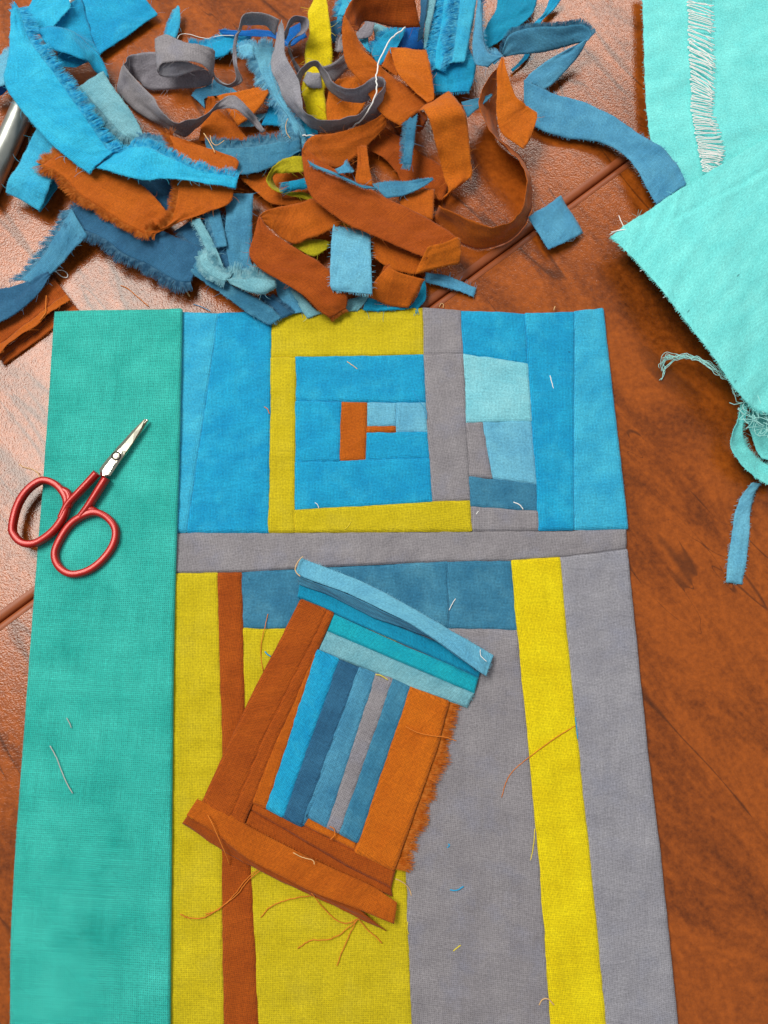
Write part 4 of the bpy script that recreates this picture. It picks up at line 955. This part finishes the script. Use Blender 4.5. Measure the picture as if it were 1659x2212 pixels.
scrap('fabric_ribbon', 'twisted blue strip zigzagging from the cerulean bundle to the mint cloth', 'ribbon', [
    ('N', 'sky_blue', q((705, 0, 755, 40, 13), (680, 200, 748, 220, 13), (658, 400, 775, 390, 13), (685, 560, 820, 480, 13), (800, 605, 935, 505, 12)), dict(wob=.3, sag=.9, fr={'s': FR(3.5, 8), 'b': FR(1.2, 6)})),
    ('C', 'sky_blue', q((800, 395, 850, 440, 12), (850, 350, 880, 410, 12), (895, 365, 915, 380, 11)), dict(wob=.3, part='knot', fr={'a': FR(1.3, 10)})),
    ('C', 'denim_mid', q((888, 368, 10, 915, 384, 8), (945, 240, 12, 1010, 370, 7), (1100, 188, 12, 1170, 352, 6), (1300, 178, 12, 1310, 320, 6), (1430, 165, 12, 1420, 290, 7), (1490, 195, 11, 1460, 285, 8), (1508, 245, 10, 1475, 280, 9)), dict(wob=.35, fr={'a': FR(1.3, 14, up=.2)})),
    ('C', 'sky_blue', q((1505, 250, 9, 1440, 285, 8), (1470, 285, 8, 1340, 335, 7), (1400, 400, 5, 1240, 388, 7), (1260, 550, 4, 1110, 478, 6), (1182, 612, 3, 1052, 545, 6)), dict(wob=.2)),
    ('E', 'sky_blue', q((12, 545, 7, 12, 690, 4), (80, 570, 6.5, 40, 800, 3), (200, 630, 5, 120, 880, 2.5), (400, 690, 4.5, 290, 930, 2.5), (620, 790, 6, 520, 965, 3), (850, 940, 8.2, 690, 1050, 5), (980, 1030, 8.2, 780, 1160, 7), (1060, 1130, 8.2, 832, 1255, 7.6), (1110, 1240, 8.2, 905, 1390, 8)), dict(wob=.25, fr={'a': FR(1.0, 1.6, curl=1.5), 'b': FR(.8, 1.4, curl=1.5)}))])
scrap('fabric_scrap', 'wide teal blue strip slanting out of frame beside the knotted blue strip', 'fabric scrap', [
    ('C', 'teal_blue', q((870, -60, 1150, -60, 5), (860, 60, 1125, 50, 5), (800, 170, 1080, 120, 5), (770, 240, 970, 220, 4.5), (800, 330, 850, 300, 4)), dict(wob=.3))])
scrap('fabric_scrap', 'thin cerulean strip passing under the zigzag blue strip', 'fabric scrap', [
    ('C', 'cerulean', q((1230, -30, 1320, -30, 4), (1180, 90, 1245, 70, 3), (1110, 168, 1165, 150, 2.5), (1050, 370, 1085, 370, 2), (960, 472, 972, 482, 1.5)), dict(wob=.2))])
scrap('fabric_scrap', 'pointed grey blue tip poking out between arch and standing orange loop', 'fabric scrap', [
    ('C', 'denim', q((832, 634, 836, 642, 12), (745, 658, 760, 712, 12), (625, 690, 668, 795, 12)), dict(wob=.15))])
scrap('fabric_scrap', 'slim frayed denim strip hanging beside the orange arch', 'fabric scrap', [
    ('C', 'denim', q((270, 770, 330, 765, 12), (252, 900, 316, 900, 13), (242, 1000, 302, 1010, 13), (232, 1105, 286, 1112, 12)), dict(wob=.3, fr={'a': FR(1.4, 7, curl=.8), 'e': FR(1.3, 10)}))])
scrap('fabric_scrap', 'rolled blue sliver with a tab lying on the crossing orange strip', 'fabric scrap', [
    ('G', 'denim_mid', q((832, 48, 846, 72, 17.5), (905, 82, 945, 118, 17.5), (1010, 130, 1050, 168, 17), (1150, 200, 1180, 225, 16), (1290, 238, 1300, 246, 15.5)), dict(wob=.2, fr={'b': FR(.6, 5)})),
    ('G', 'sky_blue', q((1018, 108, 1045, 142, 18), (1068, 80, 1092, 130, 19), (1085, 48, 1130, 128, 19)), dict(wob=.2, part='tab', fr={'e': FR(.8, 8)}))])
scrap('fabric_scrap', 'pointed teal wedge under the crossing orange strip', 'fabric scrap', [
    ('H', 'denim_mid', q((15, 205, 120, 305, 8), (150, 190, 185, 292, 8), (300, 184, 330, 245, 8), (432, 170, 438, 180, 8)), dict(wob=.2, fr={'a': FR(.5, 4)}))])
scrap('fabric_scrap', 'small tasselled turquoise roll beside the olive yellow curl', 'fabric scrap', [
    ('G', 'teal_blue', q((835, 160, 840, 240, 9), (760, 170, 765, 242, 9.5), (705, 185, 715, 250, 9.5)), dict(wob=.3, sag=1.2, fr={'e': FR(2.6, 9, droop=.5)}))])
scrap('fabric_scrap', 'pale blue rectangular tab hanging over the orange strips toward the quilt', 'fabric scrap', [
    ('G', 'sky', q((1005, 480, 1255, 525, 8.5), (992, 600, 1258, 620, 10), (985, 750, 1262, 760, 11.5), (984, 880, 1268, 890, 11), (1000, 925, 1266, 950, 10)), dict(wob=.25, fr={'e': FR(.9, 5), 'b': FR(1.6, .9, curl=1.8), 'a': FR(1.2, .7, curl=1.8)}))])

# --- denim bundle at the lower left of the heap
scrap('fabric_scrap', 'slate blue strip reaching from the heap onto the cerulean patch', 'fabric scrap', [
    ('L', 'denim', q((520, 560, 470, 655, 5), (780, 735, 700, 820, 5.5), (1000, 850, 860, 930, 5), (1180, 960, 1000, 1035, 4.5), (1290, 1065, 1190, 1128, 4)), dict(wob=.3, jag=.6, fr={'e': FR(1.0, 3)}))])
scrap('fabric_scrap', 'pale blue roll with combed fluff above the slate blue strip', 'fabric scrap', [
    ('L', 'pale_grey_blue', q((790, 718, 830, 762, 8.5), (950, 712, 1000, 830, 9), (1100, 700, 1130, 852, 9), (1235, 715, 1248, 790, 8)), dict(wob=.25, sag=.8, fr={'a': FR(4.0, 15, curl=.7, spread=.25)})),
    ('L', 'pale_grey_blue', q((545, 500, 620, 465, 9), (560, 590, 650, 560, 9.5), (650, 680, 720, 625, 9.5), (780, 735, 830, 690, 9)), dict(wob=.4, fr={'a': FR(1.4, 14, curl=1), 'b': FR(1.8, 12, curl=1), 's': FR(1.5, 12)}))])
scrap('fabric_scrap', 'flat pale blue strip slanting beside the shaggy denim', 'fabric scrap', [
    ('L', 'pale_grey_blue', q((480, 180, 560, 175, 7.5), (555, 330, 655, 345, 7.5), (630, 490, 728, 500, 7), (685, 640, 776, 640, 7)), dict(wob=.2, fr={'a': FR(1.2, 6)}))])
scrap('fabric_scrap', 'broad blue strip coming down behind the folded orange strip', 'fabric scrap', [
    ('L', 'denim_mid', q((770, -60, 1036, -60, 6), (790, 150, 1026, 150, 6), (780, 300, 1022, 330, 6), (800, 500, 1005, 520, 5.5), (830, 640, 1060, 640, 5)), dict(wob=.35, fr={'e': FR(2.4, 9)}))])
scrap('fabric_scrap', 'shaggy denim scrap packed under the pale slanting strip', 'fabric scrap', [
    ('L', 'denim_dark', q((360, 260, 560, 130, 4), (480, 420, 700, 140, 4.5), (600, 600, 800, 350, 4.5), (720, 760, 900, 660, 4)), dict(wob=.5, fr={'a': FR(1.8, 8), 'b': FR(2.4, 9, curl=.9)}))])
scrap('fabric_scrap', 'upright blue strip with fluffy head beside the pale slanting strip', 'fabric scrap', [
    ('L', 'denim_mid', q((610, 110, 730, 90, 7), (670, 290, 775, 280, 7), (710, 430, 800, 420, 6.6)), dict(wob=.4, fr={'s': FR(1.6, 8), 'a': FR(1.6, 9, curl=.8)}))])
scrap('fabric_scrap', 'blue offcut between the slate strip tip and the folded orange strip', 'fabric scrap', [
    ('L', 'sky_blue', q((1225, 700, 1395, 770, 3.6), (1250, 850, 1440, 920, 3.6), (1300, 1000, 1485, 1002, 3.4), (1310, 1065, 1400, 1020, 3.2)), dict(wob=.25)),
    ('L', 'denim_dark', q((1105, 845, 1190, 868, 4.6), (1210, 960, 1300, 950, 4.6), (1290, 1065, 1385, 1020, 4.2)), dict(wob=.4, part='dark_fold', fr={'a': FR(1.0, 12, curl=1.4), 'b': FR(1.2, 12, curl=1.4)}))])
scrap('fabric_scrap', 'pale blue corner lying on the yellow patch beside the orange tip', 'fabric scrap', [
    ('L', 'pale_grey_blue', q((1365, 800, 1450, 830, 4.2), (1430, 920, 1540, 930, 4), (1480, 1010, 1610, 1000, 3.6), (1525, 1066, 1660, 1015, 3.2)), dict(wob=.25)),
    ('G', 'pale_grey_blue', q((1085, 990, 1250, 950, 4), (1090, 1030, 1215, 1010, 3.6), (1085, 1062, 1165, 1062, 3)), dict(wob=.2))])
scrap('fabric_scrap', 'dark turquoise scrap showing beneath the orange roll at the quilt edge', 'fabric scrap', [
    ('G', 'teal_blue', q((1225, 970, 1205, 1062, 3), (1370, 1010, 1360, 1062, 3), (1540, 1030, 1530, 1050, 3)), dict(wob=.2)),
    ('G', 'teal_blue', q((1622, 830, 1632, 900, 3.4), (1575, 960, 1628, 985, 3), (1515, 1045, 1580, 1040, 2.6)), dict(wob=.2, fr={'e': FR(2.6, 8, curl=1.0)}))])
scrap('fabric_scrap', 'teal blue filler scrap beside the feathery pale strip foot', 'fabric scrap', [
    ('B', 'teal_blue', q((770, 790, 880, 800, 3.6), (770, 880, 900, 890, 3.4), (730, 1040, 870, 970, 3), (740, 1090, 800, 1080, 3)), dict(wob=.3))])

# --- pieces lying apart on the leather
scrap('fabric_scrap', 'narrow blue strip with loose threads lying across the table gap', 'fabric scrap', [
    ('H', 'sky_blue', q((385, 803, 383, 868, 3), (500, 822, 515, 905, 2.4), (620, 862, 618, 936, 1.5), (728, 908, 706, 973, .8)), dict(wob=.2, fr={'a': FR(2.2, .9, curl=1.2)}))])
scrap('fabric_scrap', 'small blue square with a soft centre crease on the table gap', 'fabric scrap', [
    ('H', 'sky_blue', q((1075, 435, 1215, 650, 3.0), (1130, 398, 1275, 622, 3.4), (1190, 362, 1335, 595, 3.6), (1295, 285, 1446, 541, 1.6)), dict(wob=.2))])
scrap('fabric_scrap', 'single pale blue strip on bare leather below the mint selvage loop', 'fabric scrap', [
    ('W', 'sky', q((1435, 1262, 1505, 1270, 3), (1352, 1370, 1452, 1352, 1.6), (1310, 1490, 1425, 1470, 1.0), (1288, 1650, 1410, 1630, .8), (1266, 1800, 1396, 1800, .8), (1243, 1980, 1366, 1996, .8)), dict(wob=.2, fr={'a': FR(.9, 1.8, curl=1.2, lean=.6), 'b': FR(.6, 1.6)}))])

# ------------------------------------------------------------------ mint cloths
mu = scrap('mint_cloth', 'pale mint cloth with a ladder of white loop stitches', 'cloth', [
    ('E', 'mint', q(*[(x, y, 6.5, 1850, y, 5) for x, y in ((806, -160), (816, 100), (820, 300), (826, 500), (842, 720), (862, 940), (890, 1180), (930, 1400))]), dict(wob=.35, wscale=40, step=1.4, jag=.5, folds=[(880, 250, 1100, 420, .4, 2.5), (1350, 200, 1800, 500, .4, 4), (1350, 700, 1800, 850, .35, 3)], fr={'a': FR(.9, 1.4, curl=1.6, spread=1.2)}))])
lp = [(1120, -25), (1120, 250), (1138, 500), (1140, 750), (1185, 1000), (1225, 1165)]
rp_ = [(1294, -25), (1302, 300), (1302, 600), (1292, 780), (1375, 1000), (1330, 1165)]
def along(pl, t):
    f = t * (len(pl) - 1); i = min(int(f), len(pl) - 2); u = f - i
    return (pl[i][0] + (pl[i + 1][0] - pl[i][0]) * u, pl[i][1] + (pl[i + 1][1] - pl[i][1]) * u)
NST = 48
for i in range(NST):
    t = (i + .5) / NST
    a, b = along(lp, t), along(rp_, min(1, t + .012 * math.sin(i * .7)))
    sl = 22 * math.sin(t * 9.0) + random.uniform(-14, 14)
    j = lambda: random.uniform(-9, 9)
    z0 = 7.0
    thread('', 'E', [(b[0] + j(), b[1] - 4 + sl * .5, z0), (a[0] * .5 + b[0] * .5, (a[1] + b[1]) / 2 - 5 + j(), z0 + .5), (a[0] + 12 + j(), a[1] - 6 - sl * .4, z0 + .3), (a[0] + j(), a[1] - sl * .4, z0),
                     (a[0] + 14, a[1] + 6 - sl * .4, z0 + .3), (a[0] * .4 + b[0] * .6, (a[1] + b[1]) / 2 + 5 + j(), z0 + .3), (b[0] - 20 + j(), b[1] + 5 + sl * .5, z0)], 'white_yarn', .2, parent=mu, name='loop_stitch')
ml = scrap('mint_cloth', 'mint cloth corner overlapping the blue strip, raised off the leather', 'cloth', [
    ('I', 'mint', q((598, 560, 9.6, 606, 578, 9.6), (700, 485, 9.8, 690, 645, 11), (850, 385, 10, 830, 790, 13), (1000, 288, 10, 960, 950, 15), (1120, 210, 10, 1080, 1100, 16), (1400, 45, 9.5, 1300, 1390, 17), (1659, -107, 9, 1480, 1650, 16), (1850, -220, 8.5, 1660, 1762, 14), (2050, -340, 8, 1950, 1800, 12)),
     dict(wob=.5, wscale=35, step=1.2, jag=.5, folds=[(1000, 480, 1900, -20, -.5, 1.1), (1040, 500, 1900, 20, .35, 1.6), (1350, 900, 2000, 650, .5, 5), (1100, 800, 1700, 1300, .5, 7)], fr={'b': FR(.8, 5, curl=1.4, spread=1.0), 's': FR(1.0, 5)}))])
# creased shadowed layer and the selvage loop below the corner
scrap('mint_cloth', 'darker mint under layer showing inside the selvage loop', 'cloth', [
    ('R', 'mint', q((1330, 1070, 1420, 900, 5), (1390, 1240, 1760, 900, 5), (1450, 1440, 1760, 1300, 4.5), (1530, 1580, 1760, 1640, 4)), dict(wob=.4))])
scrap('selvage_strip', 'mint selvage strip curling in a loop with white tufts', 'ribbon', [
    ('R', 'mint', q((1265, 850, 12, 1345, 850, 12), (1215, 1080, 11, 1310, 1100, 10), (1145, 1265, 10, 1290, 1250, 8), (1130, 1420, 9, 1335, 1385, 6), (1240, 1610, 8, 1440, 1520, 5), (1400, 1780, 7, 1560, 1620, 4), (1620, 1920, 6, 1720, 1720, 4), (1760, 1980, 6, 1800, 1780, 4)),
     dict(wob=.3, sag=-.8, fr={'a': FR(.7, 2, curl=1.4), 'b': FR(1.4, 4, curl=1.2)}))])
def strand(label, reg, pts, n, spread, mat='mint_yarn', r=.13, parent=None, name='frayed_strand'):
    V, F = [], []
    c = [PR(reg, *p) for p in pts]; N = (len(c) - 1) * 7
    for k in range(n):
        sd = random.random() * 80; t1 = random.uniform(.72, 1)
        o2 = Vector((random.uniform(-1, 1), random.uniform(-1, 1), random.uniform(-.3, .6))) * spread * .0005
        out = []
        for i in range(N + 1):
            p = catmull(c, t1 * i / N)
            out.append(p + o2 + Vector((mn.noise(Vector((i * .22, sd, 0))), mn.noise(Vector((i * .22, sd, 3))), .5 * mn.noise(Vector((i * .22, sd, 7))))) * spread * .001)
        tube_mesh(V, F, out, r * .001, r * .0008, 5)
    o = mk(name, V, F, mat, parent)
    o['kind'] = 'stuff'
    return o
strand('', 'R', [(1330, 760, 12.5), (1200, 590, 12), (1000, 470, 11), (800, 330, 10), (600, 252, 8), (450, 240, 6), (290, 252, 4), (222, 330, 2), (230, 470, 1)], 10, 2.0, parent=ml)
strand('', 'R', [(520, 250, 7), (400, 290, 4), (270, 400, 2), (235, 520, 1), (185, 572, .6)], 3, .5, parent=ml)
strand('', 'R', [(1290, 800, 13), (1400, 940, 13), (1450, 1080, 12), (1560, 1130, 12), (1700, 1060, 12)], 9, 6.0, parent=ml)
strand('', 'R', [(1260, 560, 13), (1300, 700, 13.2), (1450, 760, 13), (1560, 740, 13)], 7, 4.5, parent=ml)
for lab, pts in (('', [(1170, 65, 12.6), (1270, 110, 12.9), (1305, 190, 12.8), (1255, 290, 12.8), (1290, 360, 13.2), (1370, 420, 13.2), (1410, 520, 13), (1420, 640, 12.8)]),
                 ('', [(1380, 655, 12.9), (1410, 560, 13.4), (1370, 470, 13.6), (1290, 470, 13.2), (1265, 540, 13), (1290, 610, 13)])):
    thread(lab, 'R', pts, 'white_yarn', .2, parent=ml, name='basting_thread')
for pts in ([(985, 910, 12.4), (1060, 922, 13), (1110, 960, 13), (1140, 985, 12.8), (1146, 1012, 12.6)], [(950, 972, 12.4), (1010, 952, 13), (1080, 955, 13), (1130, 985, 12.8)],
            [(590, 545, 9), (660, 515, 10.2), (730, 520, 10.4), (762, 560, 10.2)], [(600, 530, 9.5), (650, 520, 10.4), (700, 512, 10.6)], [(653, 420, 9.5), (668, 460, 10), (690, 505, 10.4)], [(795, 795, 10.5), (815, 785, 11.3), (835, 795, 11.8)], [(1028, 1045, 11.5), (1040, 1050, 12), (1060, 1072, 12.2)]):
    thread('', 'I', pts, 'white_yarn', .19, parent=ml, name='basting_thread')

# ------------------------------------------------------------------ loose threads
thread('thick crinkled white thread draped over the grey ribbon and orange loop', 'B', [(800, 912, 6.5), (890, 916, 6.5), (980, 913, 7.5), (1100, 880, 8.5), (1200, 800, 13), (1265, 710, 17.5), (1298, 600, 19.5), (1295, 510, 19.8), (1320, 400, 19), (1400, 260, 18), (1492, 188, 17.5)], 'white_yarn', .3, kink=.5)
thread('thin cream thread lying from the tiny cerulean strip to the blue sliver', 'A', [(1196, 262, 3), (1215, 235, 1.5), (1270, 230, .6), (1390, 260, .8), (1480, 242, 6), (1580, 240, 7)], 'white_yarn', .14)
thread('cream thread sliver beside the teal blue combed fringe', 'B', [(132, 900, 9), (170, 960, 10), (208, 1030, 9.5)], 'tan_yarn', .2)
thread('curled tan thread beside the teal blue combed fringe', 'B', [(175, 915, 9), (185, 960, 9.5), (220, 980, 9.8), (270, 948, 9)], 'tan_yarn', .15)
thread('tan thread hanging in a curve by the feathery pale strip', 'K', [(1400, 1390, 8.5), (1370, 1480, 8.5), (1380, 1580, 8.5), (1430, 1660, 8)], 'tan_yarn', .15)
thread('pale thread loop on the leather above the brown strips', 'Q', [(745, 130, 1), (830, 205, .4), (900, 222, .4), (912, 180, .4), (860, 130, .4), (770, 122, 1)], 'white_yarn', .2)
thread('orange thread curl on bare leather above the teal cloth', 'F', [(815, 890, .3), (860, 910, .3), (920, 960, .3), (1005, 1032, .4)], 'orange_yarn', .17)
thread('cream thread end sticking out from the ragged denim tip', 'F', [(1245, 880, 3), (1258, 925, 1.2), (1282, 966, .4)], 'tan_yarn', .28)
thread('golden thread lying on the brown strip', 'Q', [(625, 465, 3.2), (618, 600, 3.2), (612, 700, 4.6), (540, 800, 4.2)], 'orange_yarn', .2)
thread('fine blue thread on the leather at the quilt edge', 'F', [(1305, 1018, .3), (1350, 1030, .4), (1420, 1062, 1.2)], 'blue_yarn', .12)
thread('golden thread beside the red scissor loop on the leather', 'X', [(130, 645, .3), (160, 665, .3), (220, 680, .5), (255, 705, .9), (268, 735, 1.6)], 'tan_yarn', .16)
QT = QZ + .85
thread('long orange thread trailing across the bright yellow strip of the quilt', 'V', [(862, -50, QT), (780, 0, QT + .4), (670, 80, QT + .4), (600, 140, QT), (570, 190, QT), (553, 250, QT)], 'orange_yarn', .13)
thread('turquoise thread bit on the bright yellow strip seam', 'D', [(1243, 1550, QT), (1246, 1575, QT + .1), (1248, 1596, QT)], 'blue_yarn', .16)
thread('pale yellow thread curving off the bright yellow seam', 'V', [(690, 380, QT), (686, 440, QT + .2), (672, 510, QT), (643, 570, QT)], 'yellow_yarn', .16)
thread('peach thread arc low on the bright yellow strip', 'V', [(708, 1112, QT), (722, 1090, QT + .5), (745, 1087, QT + .6), (770, 1112, QT)], 'tan_yarn', .18)
thread('short blue thread on the big grey patch', 'V', [(338, 634, QT), (365, 636, QT + .1), (395, 620, QT)], 'blue_yarn', .22)
thread('knotted blue lint dot on the big grey patch', 'V', [(328, 440, QT), (336, 450, QT + .3), (326, 458, QT)], 'blue_yarn', .2)
thread('yellow thread snippet on the big grey patch', 'V', [(352, 888, QT), (366, 876, QT + .1), (382, 864, QT)], 'yellow_yarn', .18)
thread('grey thread lying along the middle of the teal cloth', 'D', [(108, 1611, 4.4), (122, 1637, 4.4), (141, 1685, 4.4), (157, 1714, 4.4)], 'grey_yarn', .15)
thread('short pale thread on the teal cloth above the grey one', 'D', [(144, 1551, 4.4), (149, 1560, 4.4), (154, 1572, 4.4)], 'grey_yarn', .13)
thread('brown thread snippet on the upper cerulean patch', 'D', [(750, 781, QT), (760, 788, QT + .2), (772, 797, QT)], 'tan_yarn', .16)
thread('orange lint on the seam beside the left yellow strip', 'D', [(571, 879, QT), (578, 884, QT + .2), (582, 894, QT)], 'orange_yarn', .16)
thread('white thread snippet on the tall cerulean patch', 'J', [(1018, 565, QT), (1028, 610, QT + .2), (1042, 660, QT)], 'white_yarn', .17)
thread('white curl on the small denim patch', 'J', [(770, 1420, QT), (810, 1436, QT + .3), (836, 1468, QT)], 'white_yarn', .2)
thread('short white lint above the curl on the small denim patch', 'J', [(748, 1322, QT), (772, 1308, QT)], 'white_yarn', .13)
thread('white lint on the grey patch below the small denim patch', 'J', [(518, 1502, QT), (534, 1482, QT)], 'white_yarn', .15)
thread('pale yellow thread on the lower yellow strip by the grey band', 'D', [(745, 1143, QT), (752, 1137, QT + .2), (757, 1128, QT)], 'yellow_yarn', .14)
thread('pale blue lint above the lower yellow strip', 'D', [(680, 1086, QT), (686, 1090, QT + .2), (689, 1098, QT)], 'white_yarn', .13)
thread('white thread across the denim patch seam', 'S', [(1145, 352, QT), (1115, 400, QT + .2), (1095, 442, QT)], 'white_yarn', .14)
thread('fine dark thread dangling over the grey vertical patch', 'J', [(88, 665, QT), (130, 730, QT + .3), (180, 800, QT + .4), (186, 860, QT)], 'blue_yarn', .1)
thread('orange thread standing out across the denim patch and yellow patch', 'T', [(822, 762, QT), (800, 860, QT + .4), (772, 980, QT + .3), (765, 1120, QT), (782, 1240, QT)], 'orange_yarn', .13)
thread('teal lint on the yellow patch beside the block', 'T', [(797, 1075, QT), (815, 1095, QT + .2), (845, 1115, QT)], 'blue_yarn', .22)
thread('long orange thread trailing from the block over the rust strip to the yellow', 'U', [(630, 890, 3), (540, 960, 2.95), (460, 1060, 2.75), (360, 1140, 2.75), (240, 1215, 2.75), (140, 1220, 2.75), (75, 1195, 2.75)], 'orange_yarn', .16, kink=.3)
thread('second orange thread following the long one over the rust strip', 'U', [(600, 890, 3), (520, 960, 2.95), (430, 1075, 2.75), (330, 1165, 2.75), (245, 1195, 2.75)], 'orange_yarn', .14, kink=.3)
thread('orange thread curving off the block onto the big yellow patch', 'U', [(985, 1065, 3), (880, 1080, 2.85), (760, 1110, 2.65), (680, 1150, 2.55), (620, 1215, 2.55)], 'orange_yarn', .14, kink=.2)
thread('orange thread running along under the block flap', 'U', [(960, 1050, 4), (1050, 1160, 2.85), (1130, 1235, 2.65), (1210, 1255, 2.75), (1270, 1225, 3)], 'orange_yarn', .14, kink=.2)
thread('orange thread tuft reaching down the yellow patch', 'U', [(1270, 1225, 3), (1230, 1310, 2.65), (1180, 1420, 2.55), (1132, 1545, 2.55)], 'orange_yarn', .14, kink=.2)
thread('orange thread kinked below the block corner', 'U', [(1290, 1220, 3), (1180, 1310, 2.65), (1080, 1365, 2.55), (960, 1370, 2.55), (870, 1425, 2.55)], 'orange_yarn', .14, kink=.3)
thread('orange thread pointing to the grey seam under the block corner', 'U', [(1280, 1225, 3), (1340, 1300, 2.65), (1400, 1350, 2.55), (1438, 1392, 2.55)], 'orange_yarn', .14)
thread('pale orange thread off the block corner by the fringe', 'U', [(1530, 955, 5), (1580, 980, 4), (1620, 1020, 2.6), (1636, 1070, 2.1)], 'tan_yarn', .16)
thread('pale thread on the block bottom flap', 'U', [(262, 525, 6.2), (300, 600, 7.6), (370, 760, 6), (410, 860, 3)], 'orange_yarn', .16)
thread('cream sliver below the block flap on the rust strip', 'U', [(432, 872, 2.3), (418, 905, 2.2), (403, 935, 2.1)], 'tan_yarn', .2)
thread('pink thread curl lying on the block bottom border', 'U', [(838, 780, 6.2), (900, 810, 6.2), (970, 830, 6.6), (982, 860, 6.8)], 'tan_yarn', .14)
thread('golden thread loop at the foot of the grey stripe', 'U', [(1090, 690, 5), (1118, 660, 5.3), (1115, 620, 5.2), (1085, 602, 5)], 'orange_yarn', .17)
thread('orange thread lying across the orange border of the block', 'S', [(760, 1340, 5), (850, 1385, 5.2), (960, 1410, 5.3), (1060, 1420, 5.6), (1152, 1450, 5)], 'orange_yarn', .17, kink=.2)
thread('yellow thread at the head of the grey stripe', 'S', [(528, 938, 5.1), (575, 948, 5.3), (622, 980, 5.1)], 'yellow_yarn', .17)
thread('cream thread hooked round the pale blue flap end', 'T', [(1115, 282, 7.6), (1065, 340, 8.2), (1050, 400, 9), (1090, 450, 9.2)], 'tan_yarn', .17)
thread('white thread bent on the pale blue flap tip', 'S', [(1335, 745, 6.5), (1340, 795, 7.2), (1385, 838, 7.2)], 'white_yarn', .13)
thread('pale thread on the yellow border of the big yellow patch', 'U', [(1612, 1245, QT), (1608, 1290, QT + .2), (1616, 1330, QT)], 'yellow_yarn', .14)
thread('golden thread loop at the quilt top edge by the grey patch', 'H', [(475, 1038, .4), (490, 1012, .8), (505, 1020, .6), (502, 1042, .8)], 'tan_yarn', .13)
thread('white thread end standing at the quilt top edge', 'H', [(1250, 1058, 1.6), (1254, 1042, 2), (1258, 1032, 1.5)], 'tan_yarn', .2)
